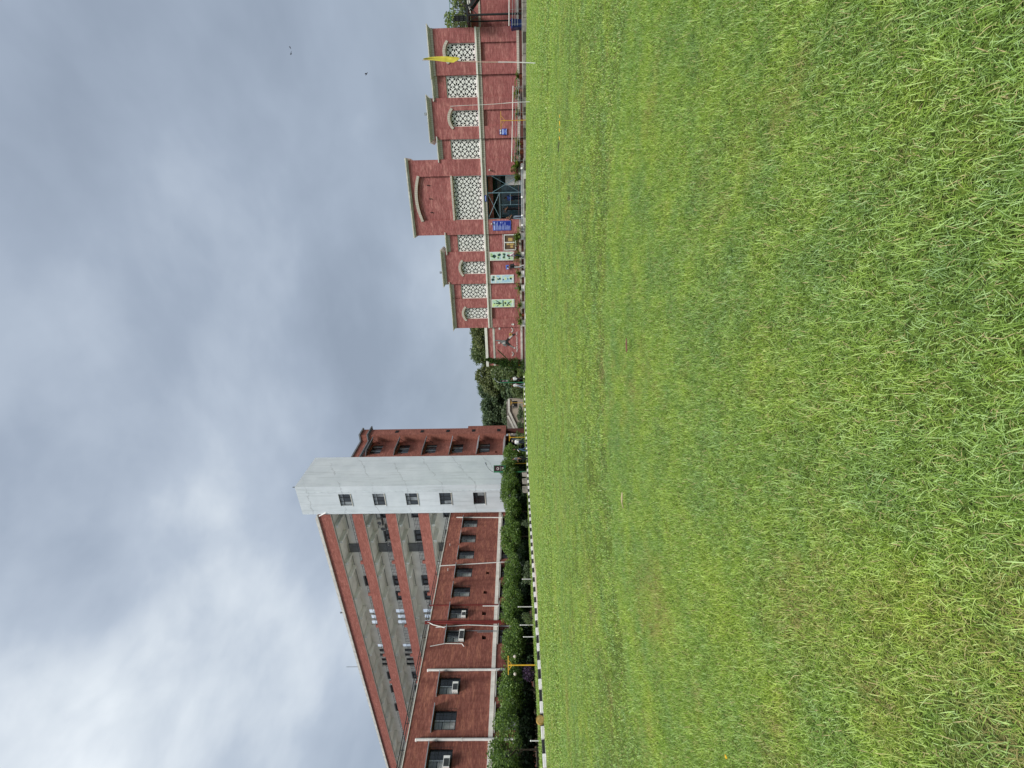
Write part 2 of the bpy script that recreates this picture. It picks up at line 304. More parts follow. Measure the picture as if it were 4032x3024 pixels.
bumped(nt, p, noise(nt, pos, 22, 4, 0.7), 1.0, 0.04); M['turf'] = m
b = B(); xs = [i/24 for i in range(25)]
def grid(rows, xa, xb):
    k = len(b.v)
    for y in rows:
        for t in xs:
            x = xa(y) + (xb(y)-xa(y))*t; b.v.append((x, y, lz(x, y)))
    n = len(xs)
    for j in range(len(rows)-1):
        for i in range(n-1): b.f.append((k+j*n+i, k+j*n+i+1, k+(j+1)*n+i+1, k+(j+1)*n+i))
grid([-12+1.3*i for i in range(42)] + [42.62], lambda y: kx(y)+0.04, lambda y: 45)
grid([42.62, 45, 48, 50, 52, 54.4], lambda y: kx(y)+0.04, lambda y: -19.02)
lawn = struct(b.build('lawn', 'turf', smooth=True))
# planting bed behind the kerb
b = B(); ys = [-12+1.5*i for i in range(45)]
for y in ys: b.v += [(kx(y)-0.12, y, 0.11), (kx(y)-2.4, y, 0.13), (-62, y, 0.13)]
for j in range(len(ys)-1):
    for i in (0, 1): b.f.append((3*j+i+1, 3*j+i, 3*j+3+i, 3*j+4+i))
b.add([(-62, 54, 0.12), (-22.2, 54.4, 0.12), (-11, 57.2, 0.12), (-11, 130, 0.12), (-62, 130, 0.12)], [(0, 1, 2, 3, 4)])
struct(b.build('planting_bed', 'soil'))
# paved strip beside the kerb, bare of grass
b = B(); pp = [(14.2, 0.0), (15.5, 0.9), (17, 1.7), (18.5, 1.75), (20.5, 1.3), (22.5, 0.7), (24.5, 0.0)]
for y, w in pp: b.v += [(kx(y)+0.04, y, 0.008), (kx(y)+0.12+w, y, 0.008)]
b.f = [(2*i, 2*i+1, 2*i+3, 2*i+2) for i in range(len(pp)-1)]
struct(b.build('path', 'pink_path'))
def on_path(x, y):
    for (ya, wa), (yb, wb) in zip(pp, pp[1:]):
        if ya <= y <= yb: return x < kx(y)+0.1+wa+(wb-wa)*(y-ya)/(yb-ya)
    return False
# kerb of black and white painted stones
kerb = struct(bpy.data.objects.new('kerb', None)); COL.objects.link(kerb)
pts = []
for (xa, ya), (xb, yb) in zip(KP[1:], KP[2:]):
    L = math.hypot(xb-xa, yb-ya); n = max(1, int(L/0.05))
    for i in range(n): pts.append((xa+(xb-xa)*i/n, ya+(yb-ya)*i/n))
seg = []; acc = 0; last = pts[0]; start = pts[0]
for q in pts[1:]:
    acc += math.hypot(q[0]-last[0], q[1]-last[1]); last = q
    if acc >= 0.46: seg.append((start, q)); start = q; acc = 0
kme = {}
for nm in ('kerb_white', 'kerb_black'):
    bb = B(); v = [(-0.075, 0), (0.075, 0), (0.068, 0.135), (0.05, 0.15), (-0.06, 0.15), (-0.075, 0.14)]
    bb.prism(v, 'y', -0.225, 0.225); kme[nm] = bb.mesh('kerb_stone'); kme[nm].materials.append(M[nm])
for i, (a, q) in enumerate(seg):
    o = link('kerb_stone', kme['kerb_white' if i % 2 else 'kerb_black'], None, kerb)
    o.location = ((a[0]+q[0])/2, (a[1]+q[1])/2, 0.0 + random.uniform(-0.01, 0.006)); o.rotation_euler = (0, random.uniform(-0.02, 0.02), math.atan2(q[1]-a[1], q[0]-a[0])-math.pi/2+random.uniform(-0.02, 0.02))
b = B()   # pale mortar footing along the lawn side of the kerb
kq = [q for q in pts[::8] if q[1] < 50]
for i, (x, y) in enumerate(kq):
    w = 0.13+0.02*math.sin(i*1.7)
    b.v += [(x+0.066, y, 0.022), (x+0.05+w, y, 0.02), (x+0.06+w, y, -0.01)]
    if i: b.f += [(3*i-3, 3*i-2, 3*i+1, 3*i), (3*i-2, 3*i-1, 3*i+2, 3*i+1)]
b.build('footing', 'stone_pale', kerb)
# paving in front of the hall with a stone edging
b = B().box(-19.0, 36, 42.78, 46.5, -0.45, 0.045); pav = struct(b.build('pavement', 'paving'))
x = -19.0; i = 0; sm = {}
while x < 24:
    L = random.uniform(0.55, 0.95); z1 = 0.05+random.uniform(-0.015, 0.03); zb = lz(x, 42.6)-0.06
    bb = B(); t = random.uniform(0.01, 0.05)
    bb.prism([(42.60+t, zb), (42.775, zb), (42.775, z1), (42.63+t, z1), (42.60+t, z1-0.03)], 'x', x+0.01, x+L-0.012)
    bb.build('edging_stone', random.choice(['stone_grey', 'stone_dark', 'stone_dark', 'stone_grey', 'stone_pale']), pav); x += L; i += 1
b = B()   # thin pale kerb laid along the top of the stones
x = -19.0
while x < 24:
    L = random.uniform(1.5, 3.0)
    if random.random() < 0.72: B().box(x, x+L-0.05, 42.64, 42.76, 0.072, 0.115).build('edging_cap', 'stone_pale', pav)
    x += L

# ------------------------------------------------------------------ grass blades
def blades(n, rad, lmin, lmax, wid, lean, name, square=False):
    """one patch of n separate curved blades"""
    rng = np.random.default_rng(abs(hash(name)) % 1000 if False else sum(map(ord, name)))
    ang = rng.uniform(0, 2*np.pi, n); rr = rad*np.sqrt(rng.uniform(0, 1, n)); bx = rr*np.cos(ang); by = rr*np.sin(ang)
    L = rng.uniform(lmin, lmax, n)*rng.choice([1, 1, 1, 0.6, 1.35], n); az = rng.uniform(0, 2*np.pi, n); le = rng.uniform(lean[0], lean[1], n); w = wid*rng.uniform(0.6, 1.3, n)
    cur = rng.uniform(0.2, 1.7, n); tw = rng.uniform(-0.7, 0.7, n)
    dx, dy = np.cos(az), np.sin(az); P = np.zeros((n, 7, 3)); px, py, pz = bx.copy(), by.copy(), np.full(n, -0.004)
    for k, (fr, ww) in enumerate(((0, 0.8), (0.36, 1.0), (0.72, 0.75), (1.0, 0))):
        if k:
            st = L*(fr-prev); a = np.minimum(le + cur*(fr-0.18)*1.3, 1.62)
            px = px + dx*st*np.sin(a); py = py + dy*st*np.sin(a); pz = pz + st*np.cos(a)
        prev = fr; sx, sy = -np.sin(az+tw*fr), np.cos(az+tw*fr)
        if k < 3:
            pz = np.maximum(pz, 0.002 if k else -0.004); P[:, 2*k] = np.stack((px-sx*w*ww/2, py-sy*w*ww/2, pz), 1); P[:, 2*k+1] = np.stack((px+sx*w*ww/2, py+sy*w*ww/2, pz), 1)
        else: P[:, 6] = np.stack((px, py, np.maximum(pz, 0.002)), 1)
    base = (np.arange(n)*7)[:, None]
    quads = np.concatenate((base+np.array([0, 1, 3, 2]), base+np.array([2, 3, 5, 4])), 0); tris = base+np.array([4, 5, 6])
    me = bpy.data.meshes.new(name); me.vertices.add(n*7); me.vertices.foreach_set('co', P.ravel())
    nl = quads.size+tris.size; me.loops.add(nl); me.loops.foreach_set('vertex_index', np.concatenate((quads.ravel(), tris.ravel())))
    me.polygons.add(len(quads)+len(tris)); st = np.concatenate((np.arange(len(quads))*4, quads.size+np.arange(len(tris))*3))
    me.polygons.foreach_set('loop_start', st); me.update(calc_edges=True)
    at = me.attributes.new('tint', 'FLOAT', 'POINT'); at.data.foreach_set('value', np.repeat(rng.uniform(0, 1, n), 7)); return me
m, nt, p, pos = newmat('grass_blade'); c, dry = turf_color(nt, pos)
a = nt.nodes.new('ShaderNodeAttribute'); a.attribute_name = 'tint'; ti = a.outputs['Fac']
c = mixc(nt, 1.0, c, ramp(nt, ti, [(0.0, (0.22, 0.26, 0.32)), (0.35, (0.78, 0.82, 0.90)), (0.68, (1.34, 1.28, 1.9)), (1.0, (2.1, 1.85, 5.0))]), 'MULTIPLY')
c = mixc(nt, nmath(nt, 'MULTIPLY', dry, nmath(nt, 'GREATER_THAN', nmath(nt, 'FRACT', nmath(nt, 'MULTIPLY', ti, 7.3)), 0.55)), c, (0.40, 0.31, 0.14))
c = mixc(nt, nmath(nt, 'GREATER_THAN', nmath(nt, 'FRACT', nmath(nt, 'MULTIPLY', ti, 31.7)), 0.955), c, (0.55, 0.46, 0.24))
nt.links.new(c, p.inputs['Base Color']); p.inputs['Roughness'].default_value = 0.6; p.inputs['Specular IOR Level'].default_value = 0.15
t = nt.nodes.new('ShaderNodeBsdfTranslucent'); nt.links.new(mixc(nt, 1.0, c, (1.05, 1.2, 0.55), 'MULTIPLY'), t.inputs[0]); mx = nt.nodes.new('ShaderNodeMixShader'); mx.inputs[0].default_value = 0.34
nt.links.new(p.outputs[0], mx.inputs[1]); nt.links.new(t.outputs[0], mx.inputs[2]); nt.links.new(mx.outputs[0], nt.nodes['Material Output'].inputs[0]); M['blade'] = m
def scatter(name, label, metas, P, rotz, scl, tilt=0.02):
    """blades over the lawn: patches instanced on points by geometry nodes"""
    coll = bpy.data.collections.new(name+'_patches')
    for k, me in enumerate(metas):
        me.materials.append(M['blade']); coll.objects.link(bpy.data.objects.new(f'{name}_patch_{k}', me))
    n = len(P); me = bpy.data.meshes.new(name); me.vertices.add(n); me.vertices.foreach_set('co', np.asarray(P, np.float32).ravel())
    rot = np.stack((RNG.normal(0, tilt, n), RNG.normal(0, tilt, n), rotz), 1).astype(np.float32)
    at = me.attributes.new('rot', 'FLOAT_VECTOR', 'POINT'); at.data.foreach_set('vector', rot.ravel())
    at = me.attributes.new('scl', 'FLOAT_VECTOR', 'POINT'); at.data.foreach_set('vector', np.asarray(scl, np.float32).ravel())
    at = me.attributes.new('pick', 'INT', 'POINT'); at.data.foreach_set('value', RNG.integers(0, len(metas), n).astype(np.int32))
    o = bpy.data.objects.new(name, me); COL.objects.link(o); me.materials.append(M['blade'])
    g = bpy.data.node_groups.new(name, 'GeometryNodeTree'); g.interface.new_socket('Geometry', in_out='INPUT', socket_type='NodeSocketGeometry'); g.interface.new_socket('Geometry', in_out='OUTPUT', socket_type='NodeSocketGeometry')
    gi = g.nodes.new('NodeGroupInput'); go = g.nodes.new('NodeGroupOutput'); ip = g.nodes.new('GeometryNodeInstanceOnPoints'); ci = g.nodes.new('GeometryNodeCollectionInfo')
    ci.inputs[0].default_value = coll; ci.inputs[1].default_value = True; ci.inputs[2].default_value = True
    def na(nm, ty):
        q = g.nodes.new('GeometryNodeInputNamedAttribute'); q.data_type = ty; q.inputs[0].default_value = nm; return q.outputs[0]
    L = g.links.new; L(gi.outputs[0], ip.inputs['Points']); L(ci.outputs[0], ip.inputs['Instance']); ip.inputs['Pick Instance'].default_value = True
    L(na('pick', 'INT'), ip.inputs['Instance Index']); L(na('rot', 'FLOAT_VECTOR'), ip.inputs['Rotation']); L(na('scl', 'FLOAT_VECTOR'), ip.inputs['Scale']); L(ip.outputs[0], go.inputs[0])
    md = o.modifiers.new('blades', 'NODES'); md.node_group = g
    return tag(o, label, 'grass', kind='stuff')
def field(r0, r1, dens, half=62):
    """random points on the lawn between two distances from the camera, inside the lawn's edges"""
    out = []; g_ = 1/math.sqrt(dens); a = np.arange(-r1, r1, g_); gx, gy = np.meshgrid(a, a)
    gx = (gx + RNG.uniform(-0.5, 0.5, gx.shape)*g_).ravel(); gy = (gy + RNG.uniform(-0.5, 0.5, gy.shape)*g_).ravel()
    rr = np.hypot(gx, gy); th = np.abs((np.arctan2(-gx, gy) - YAW + np.pi) % (2*np.pi) - np.pi); ok = (rr > r0) & (rr < r1) & (th < R(half))
    for x, y in zip(gx[ok], gy[ok]):
        if x < kx(y)+0.12 or x > 40 or (y > 42.5 and x > -19.2) or y > 54 or on_path(x, y): continue
        out.append((x, y, lz(x, y)))
    return np.array(out)
near = [blades(1100, 0.15, 0.012, 0.034, 0.0015, (0.1, 1.05), 'near%d' % k) for k in range(6)]
mid = [blades(1300, 0.42, 0.018, 0.040, 0.0034, (0.2, 1.25), 'mid%d' % k) for k in range(5)]
far = [blades(1100, 1.15, 0.03, 0.055, 0.012, (0.15, 1.1), 'far%d' % k) for k in range(5)]
P1 = field(0.2, 4.2, 70, 75); n = len(P1); hs = 1.0+0.5*RNG.random(n)
scatter('grass_near', 'fine curling green lawn blades in the foreground', near, P1, RNG.uniform(0, 6.28, n), np.stack((np.ones(n), np.ones(n), hs), 1))
P2 = field(3.7, 12.5, 8.5, 64); n = len(P2); scatter('grass_middle', 'short green lawn grass between foreground and far lawn', mid, P2, RNG.uniform(0, 6.28, n), np.stack((np.ones(n), np.ones(n), 0.8+0.4*RNG.random(n)), 1))
P3 = field(11.5, 62, 1.3, 60); n = len(P3); scatter('grass_far', 'smooth bright green far part of the lawn', far, P3, RNG.uniform(0, 6.28, n), np.stack((np.ones(n), np.ones(n), 0.7+0.4*RNG.random(n)), 1))
P4 = []
for y in np.arange(2, 54, 0.35):
    for _ in range(3): P4.append((kx(y)-RNG.uniform(1.3, 2.6), y, 0.125))
P4 = np.array(P4); n = len(P4); scatter('grass_verge', 'strip of darker grass behind the painted kerb', [blades(300, 1.0, 0.06, 0.14, 0.014, (0.1, 0.9), 'verge%d' % k) for k in range(3)], P4, RNG.uniform(0, 6.28, n), np.ones((n, 3)))

# ================================================================== the hall (long red building with stone lattices)
YH = 44.0
hall = root('brick_hall', 'long red brick hall with white stone lattice screens and pale cornices', 'building', (-1.79, 44.0, 0.045))
def inside(poly, pt):
    n = len(poly)
    return all((poly[(i+1) % n][0]-poly[i][0])*(pt[1]-poly[i][1]) - (poly[(i+1) % n][1]-poly[i][1])*(pt[0]-poly[i][0]) >= 0 for i in range(n))
def clip(poly, conv):
    for i in range(len(conv)):
        a, b_ = conv[i], conv[(i+1) % len(conv)]
        def sd(q): return (b_[0]-a[0])*(q[1]-a[1]) - (b_[1]-a[1])*(q[0]-a[0])
        out = []
        for j in range(len(poly)):
            p_, q = poly[j], poly[(j+1) % len(poly)]; dp, dq = sd(p_), sd(q)
            if dp >= 0: out.append(p_)
            if (dp >= 0) != (dq >= 0):
                t = dp/(dp-dq); out.append((p_[0]+(q[0]-p_[0])*t, p_[1]+(q[1]-p_[1])*t))
        poly = out
        if len(poly) < 3: return []
    return poly
def area(poly): return abs(sum(poly[i][0]*poly[(i+1) % len(poly)][1]-poly[(i+1) % len(poly)][0]*poly[i][1] for i in range(len(poly))))/2
def lattice_holes(outline, xc, flower_center, z0, s=0.71):
    xs_ = [q[0] for q in outline]; zs_ = [q[1] for q in outline]; cxx = (min(xs_)+max(xs_))/2; czz = (min(zs_)+max(zs_))/2
    inn = [(cxx+(x-cxx)*(1-0.05/max(0.3, abs(max(xs_)-cxx))), czz+(z-czz)*(1-0.05/max(0.3, abs(max(zs_)-czz)))) for x, z in outline]
    off = 0 if flower_center else 0.5; holes = []
    def put(poly):
        c_ = clip(poly, inn)
        if c_ and area(c_) > 0.0012:
            holes.append([q for k, q in enumerate(c_) if k == 0 or math.dist(q, c_[k-1]) > 0.004])
    pet = [(0.085, 0), (0.16, 0.046), (0.23, 0.073), (0.285, 0.052), (0.33, 0), (0.285, -0.052), (0.23, -0.073), (0.16, -0.046)]
    for i in range(-6, 7):
        for j in range(-2, 6):
            fx, fz = xc+(i+off)*s, z0+j*s
            if min(xs_)-s < fx < max(xs_)+s:
                for k in range(8):
                    t = k*math.pi/4; put([(fx+math.cos(t)*r-math.sin(t)*w, fz+math.sin(t)*r+math.cos(t)*w) for r, w in pet][::-1])
                for ux, uz in ((1, 0), (0, 1)):          # small half-moons between neighbouring flowers
                    mx, mz = fx+ux*s/2, fz+uz*s/2
                    for sg in (-1, 1):
                        tri = [(mx+uz*sg*0.13, mz+ux*sg*0.13)] + [(mx+uz*sg*0.055+ux*w, mz+ux*sg*0.055+uz*w) for w in (0.052, -0.052)]
                        put(tri if area(tri) and (tri[1][0]-tri[0][0])*(tri[2][1]-tri[0][1])-(tri[1][1]-tri[0][1])*(tri[2][0]-tri[0][0]) > 0 else tri[::-1])
            gx, gz = fx+s/2, fz+s/2
            lobes = [(gx+math.cos(t)*(0.110+0.058*math.cos(4*(t-math.pi/4))), gz+math.sin(t)*(0.110+0.058*math.cos(4*(t-math.pi/4)))) for t in [2*math.pi*k/24 for k in range(24)]]
            if all(inside(inn, q) for q in lobes): holes.append(lobes)
    return holes
def arch(x0, x1, zs, rise, n=14):        # points of a segmental arch from right spring to left spring
    w = (x1-x0)/2; xc = (x0+x1)/2; r = (w*w+rise*rise)/(2*rise); zc = zs+rise-r; a = math.asin(w/r)
    return [(xc+r*math.sin(a-2*a*k/n), zc+r*math.cos(a-2*a*k/n)) for k in range(n+1)]
def cornice(x0, x1, z_band, z_top, yf):
    B().box(x0-0.02, x1+0.02, yf-0.03, 46.3, z_band, z_band+0.24).build('stone_frieze', 'stone_band', hall)
    h = z_top-z_band-0.24
    b = B()
    for k, (pr, a, c_) in enumerate(((0.09, 0, 0.32), (0.17, 0.32, 0.62), (0.26, 0.62, 1.0))):
        b.box(x0-pr, x1+pr, yf-pr, 46.3+pr*0.2+0.003*k, z_band+0.24+h*a+0.001, z_band+0.24+h*c_)
    b.build('cornice', 'cornice', hall)
def sill(x0, x1, yf, pr=0.0):
    B().box(x0, x1, yf-0.035, yf+0.2, 3.51, 3.80).build('stone_course', 'stone_band', hall)
    B().box(x0, x1, yf-0.13, yf+0.2, 3.803, 3.945).build('sill', 'white_ledge', hall)
def base(x0, x1, yf):
    B().box(x0, x1, yf-0.05, yf+0.15, 0.33, 0.54).build('stone_course', 'stone_band', hall)
    B().box(x0, x1, yf-0.03, yf+0.15, 0.0, 0.328).build('plinth', 'plinth', hall)
YR = YH+0.16                               # face of the recessed bays
def arched_bay(x0, x1, j0, j1, z_band, z_top):
    """projecting bay with one arched lattice above and a sunk panel below"""
    ar = arch(j0, j1, 6.17, 0.26)
    ol = [(j0, 3.946), (j1, 3.946)] + ar
    plate('wall', rect(x0, x1, 0.54, z_band), [ol, rect(j0, j1, 0.56, 3.505)], 'y', YH, YH+0.30, 'brick_hall', hall)
    plate('sunk_panel', rect(j0, j1, 0.541, 3.51), [], 'y', YH+0.13, YH+0.29, 'brick_hall', hall)
    sc = [(j0-0.02, 3.95), (j1+0.02, 3.95)] + arch(j0-0.02, j1+0.02, 6.17, 0.26)
    plate('lattice_screen', sc, lattice_holes(ol, (j0+j1)/2, False, 4.27), 'y', YH+0.17, YH+0.20, 'lattice', hall)
    ri = arch(j0-0.10, j1+0.10, 6.13, 0.30); ro = arch(j0-0.20, j1+0.20, 6.30, 0.37)
    b = B()
    for k in range(len(ri)-1): b.prism([ri[k], ro[k], ro[k+1], ri[k+1]], 'y', YH-0.05, YH+0.02)
    b.build('arch_surround', 'stone_band', hall)
    sill(x0, x1, YH); base(x0, x1, YH); cornice(x0, x1, z_band, z_top, YH)
def plain_bay(x0, x1, z_band, z_top, window=None):
    plate('wall', rect(x0, x1, 0.54, z_band), [rect(x0+0.012, x1-0.012, 3.946, 6.58)], 'y', YR, YR+0.28, 'brick_hall', hall)
    plate('lattice_screen', rect(x0+0.005, x1-0.005, 3.95, 6.575), lattice_holes(rect(x0+0.012, x1-0.012, 3.96, 6.57), (x0+x1)/2, True, 4.28), 'y', YR+0.06, YR+0.09, 'lattice', hall)
    sill(x0, x1, YR); base(x0, x1, YR); cornice(x0+0.02, x1-0.02, z_band, z_top, YR)
arched_bay(7.74, 10.90, 8.69, 9.92, 7.36, 7.82)
plain_bay(6.14, 7.74, 7.32, 7.79)
arched_bay(3.04, 6.14, 4.0, 5.22, 7.93, 8.38)
plain_bay(1.46, 3.04, 7.32, 7.79)
plain_bay(-6.66, -5.04, 7.32, 7.76)
arched_bay(-9.82, -6.66, -8.85, -7.6, 7.90, 8.34)
plain_bay(-11.38, -9.82, 7.30, 7.75)
arched_bay(-14.50, -11.38, -13.53, -12.33, 7.30, 7.70)
# central porch block
X0, X1, D0, D1 = -5.04, 1.46, -3.69, 0.10
ar = arch(D0, D1, 9.63, 0.36, 20)
plate('wall', rect(X0, X1, 0.54, 10.53), [[(D0, 6.80), (D1, 6.80)] + ar, rect(D0, D1, 3.946, 6.64), rect(D0, D1, 0.55, 3.508)], 'y', YH-0.02, YH+0.3, 'brick_hall', hall)
B().box(D0-0.1, D1+0.1, YH+0.13, YH+0.28, 6.7, 10.1).build('sunk_panel', 'brick_hall', hall)
plate('lattice_screen', rect(D0-0.02, D1+0.02, 3.95, 6.66), lattice_holes(rect(D0, D1, 3.96, 6.63), (D0+D1)/2, False, 4.27), 'y', YH+0.16, YH+0.19, 'lattice', hall)
ri = arch(D0-0.04, D1+0.04, 9.63, 0.36, 20); ro = arch(D0-0.10, D1+0.10, 9.86, 0.40, 20); b = B()
for k in range(20): b.prism([ri[k], ro[k], ro[k+1], ri[k+1]], 'y', YH-0.08, YH+0.0)
b.build('arch_surround', 'stone_band', hall)
B().box(D0-0.03, D1+0.03, YH-0.07, YH+0.2, 6.642, 6.812).build('stone_course', 'stone_band', hall)
for wx, wz in ((-0.62, 8.95), (-1.78, 8.85), (-2.98, 8.85)): B().box(wx-0.03, wx+0.03, YH+0.06, YH+0.135, wz-0.12, wz+0.12).build('weep_hole', 'dark', hall)
for a_, c_ in ((X0, D0), (D1, X1)): base(a_, c_, YH-0.02)
sill(X0, X1, YH-0.02)
b = B()
for k, (pr, a, c_) in enumerate(((0.08, 10.53, 10.60), (0.14, 10.60, 10.68), (0.20, 10.68, 10.79))): b.box(X0-pr, X1+pr, YH-0.02-pr, 46.3+0.003*k, a+0.001, c_)
b.build('cornice', 'cornice', hall)
# solid body behind the screens, blackened to stand for the shade in the void
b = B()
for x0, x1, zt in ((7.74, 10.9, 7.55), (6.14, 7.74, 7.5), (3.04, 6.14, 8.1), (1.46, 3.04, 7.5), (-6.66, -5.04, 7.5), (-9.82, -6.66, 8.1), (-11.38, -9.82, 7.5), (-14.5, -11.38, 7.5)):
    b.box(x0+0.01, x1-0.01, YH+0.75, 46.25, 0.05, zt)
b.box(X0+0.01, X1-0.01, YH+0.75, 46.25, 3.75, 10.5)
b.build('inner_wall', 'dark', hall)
b = B().box(-14.45, 10.85, 48.45, 64, 0.05, 7.2); b.box(-14.45, D0-0.45, 46.27, 48.449, 0.05, 7.2); b.box(D1+0.45, 10.85, 46.27, 48.449, 0.05, 7.2); b.box(D0-0.449, D1+0.449, 46.27, 48.449, 3.75, 7.2)
b.box(X0+0.05, X1-0.05, 46.26, 58, 7.2, 10.4); b.build('rear_block', 'brick_hall', hall)
b = B()      # side returns of the front walls
for x0, x1, zt in ((7.74, 10.9, 7.36), (-14.5, -11.38, 7.30), (3.04, 6.14, 7.93), (-9.82, -6.66, 7.90), (X0, X1, 10.53)):
    for xx in (x0, x1-0.28): B().box(xx+0.0015, xx+0.2785, YH+0.301, 46.24, 0.3, zt-0.002).build('side_wall', 'brick_hall', hall)
# entrance recess with its steel gate frame
b = B(); b.box(D0-0.3, D1+0.3, 48.2, 48.3, 0.05, 3.6); b.box(D0-0.4, D0-0.3, 44.6, 48.2, 0.05, 3.6); b.box(D1+0.3, D1+0.4, 44.6, 48.2, 0.05, 3.6); b.box(D0-0.4, D1+0.4, 44.35, 48.3, 3.6, 3.7)
b.build('lobby_wall', 'teal_steel', hall)
B().box(D0-0.2, D1+0.2, 44.9, 45.2, 2.98, 3.42).build('lobby_beam', 'brick_hall', hall)
B().box(D0-0.3, D1+0.3, 44.35, 48.2, 0.02, 0.30).build('lobby_floor', 'paving', hall)
for k, (a_, c_) in enumerate(((-3.7, -2.5), (-2.45, -1.5), (-1.4, -0.75))):
    B().box(a_, c_, 46.6, 46.64, 0.31, 2.2).build('glass_door', 'glass_blue', hall)
    b = B(); b.box(a_-0.03, a_+0.03, 46.55, 46.66, 0.31, 2.24); b.box(c_-0.03, c_+0.03, 46.55, 46.66, 0.31, 2.24); b.box(a_+0.031, c_-0.031, 46.55, 46.66, 2.16, 2.24); b.box(a_+0.031, c_-0.031, 46.55, 46.66, 1.25, 1.31); b.build('door_frame', 'teal_steel', hall)
B().box(-3.95, 0.35, 46.5, 46.72, 2.26, 2.6).build('transom', 'slate', hall)
B().box(-0.78, 0.095, 45.0, 45.06, 0.31, 1.76).build('white_panel', 'white_paint', hall)
g = B(); r_ = 0.035; yg = YH+0.02
for a_, c_ in (((0.05, 0.3), (0.05, 3.46)), ((-1.40, 0.3), (-1.40, 3.46)), ((-3.64, 2.3), (-3.64, 3.46)), ((-3.64, 3.46), (0.05, 3.46)), ((-3.64, 2.31), (-1.40, 2.31)), ((-1.4, 0.36), (0.05, 0.36)), ((0.03, 2.99), (-1.36, 0.45)), ((-1.36, 3.0), (0.0, 0.4)), ((-1.42, 3.44), (-3.62, 2.33)), ((-1.42, 2.33), (-3.62, 3.44))):
    thick = a_[0] == c_[0] == -1.40
    g.bar((a_[0], yg, a_[1]), (c_[0], yg+0.004, c_[1]), 0.045 if thick else 0.022, 4)
g.build('gate_frame', 'teal_steel', hall)
g = B()
for a_, c_ in (((-2.46, 0.32), (-2.46, 2.28)), ((-1.44, 1.31), (-2.46, 1.31))): g.bar((a_[0], yg+0.05, a_[1]), (c_[0], yg+0.05, c_[1]), 0.022, 4)
g.build('gate_leaf', 'teal_steel', hall)
B().box(-2.12, -1.58, YH-0.095, YH-0.06, 3.56, 3.72).build('name_plate', 'blue_sign', hall)
B().box(-2.07, -1.63, YH-0.099, YH-0.096, 3.61, 3.67).build('plate_print', 'blue_print', hall)
for lx in (0.52, -4.10):
    lm = B().bar((lx, YH-0.02, 3.16), (lx, YH-0.10, 3.16), 0.03).build('wall_lamp', 'slate', hall); B().ball((lx, YH-0.15, 3.15), 0.085).build('lamp_globe', 'globe', lm)
for lx, cz_ in ((5.0, 8.38), (-8.61, 8.34)):
    fl = root('flood_light', 'small dark floodlight box on the %s raised cornice' % ('cornice beside the yellow flag,' if lx > 0 else 'cornice above the blue and white poster,'), 'lamp', (lx, YH-0.05, cz_), 0, 'floodlights on the hall roof')
    B().box(-0.10, 0.10, -0.06, 0.06, 0.06, 0.24).build('housing', 'slate', fl, True); B().box(-0.03, 0.03, -0.03, 0.03, 0, 0.062).build('bracket', 'black_iron', fl, True); B().box(-0.085, 0.085, -0.066, -0.061, 0.08, 0.22).build('lens', 'glass_pale', fl, True)
B().box(10.895, 10.93, 43.2+0.9, 44.6, 2.55, 2.72).build('vent_pipe', 'white_paint', hall)

# annex with the footballer, to the left of the hall
an = root('brick_annex', 'low red brick annex wall carrying the footballer relief', 'building', (-16.7, 44.15, 0.045))
B().box(-18.95, -14.51, 44.15, 52, 0.54, 4.10).build('wall', 'brick_hall', an)
B().box(-19.03, -14.505, 44.05, 52.05, 4.10, 4.38).build('coping', 'white_ledge', an)
B().box(-18.96, -14.506, 44.12, 44.17, 3.33, 3.54).build('stone_course', 'stone_pale', an)
B().box(-18.97, -14.506, 44.10, 44.2, 0.33, 0.54).build('stone_course', 'stone_pale', an)
B().box(-18.97, -14.507, 44.12, 52, 0.0, 0.329).build('plinth', 'plinth', an)
# annex to the right
ar_ = root('brick_annex', 'low red brick annex behind the black steel staircase', 'building', (17, 45.1, 0.045))
B().box(10.95, 26, 45.0, 56, 0.54, 4.25).build('wall', 'brick_hall', ar_); B().box(10.93, 26.1, 44.9, 56.1, 4.252, 4.5).build('coping', 'white_ledge', ar_)
B().box(10.93, 26.0, 44.96, 45.05, 3.46, 3.63).build('stone_course', 'stone_band', ar_); B().box(10.93, 26.05, 44.95, 45.1, 0.33, 0.54).build('stone_course', 'stone_pale', ar_); B().box(10.93, 26.02, 44.97, 45.12, 0, 0.328).build('plinth', 'plinth', ar_)

# ================================================================== low brick block on the left
XL = -34.0
low = root('brick_block', 'two-storey dark red brick block with a white band and barred windows', 'building', (-34, 20, 0.12))
wins = [(12.62, 13.8), (14.0, 15.2), (16.27, 17.48), (18.52, 19.72), (22.42, 23.45), (24.53, 25.56), (26.66, 27.70), (28.79, 29.86), (30.93, 32.0), (33.05, 34.14), (35.2, 36.34)]
wins[0] = (11.72, 12.92)
lows = [(w0-0.05, w1+0.05) for w0, w1 in wins]
vents = [(22.65, 22.98, 3.86, 4.18), (24.82, 25.16, 3.98, 4.32), (26.92, 27.24, 4.03, 4.33), (29.06, 29.36, 3.92, 4.22)]
YA, YB = 4.0, 37.6
plate('upper_wall', rect(YA, YB, 3.28, 8.70), [rect(w0, w1, 5.56, 7.12) for w0, w1 in wins] + [rect(*v) for v in vents], 'x', XL-0.30, XL, 'brick_low', low)
plate('lower_wall', rect(YA, YB, 0.0, 2.972), [rect(w0, w1, 1.35, 2.80) for w0, w1 in lows], 'x', XL-0.30, XL, 'brick_low', low)
B().box(XL-0.3, XL+0.06, YA, YB, 2.972, 3.28).build('white_band', 'white_band', low)
B().box(XL-14, XL-0.62, YA, YB, 0.1, 8.65).build('inner_block', 'dark', low)
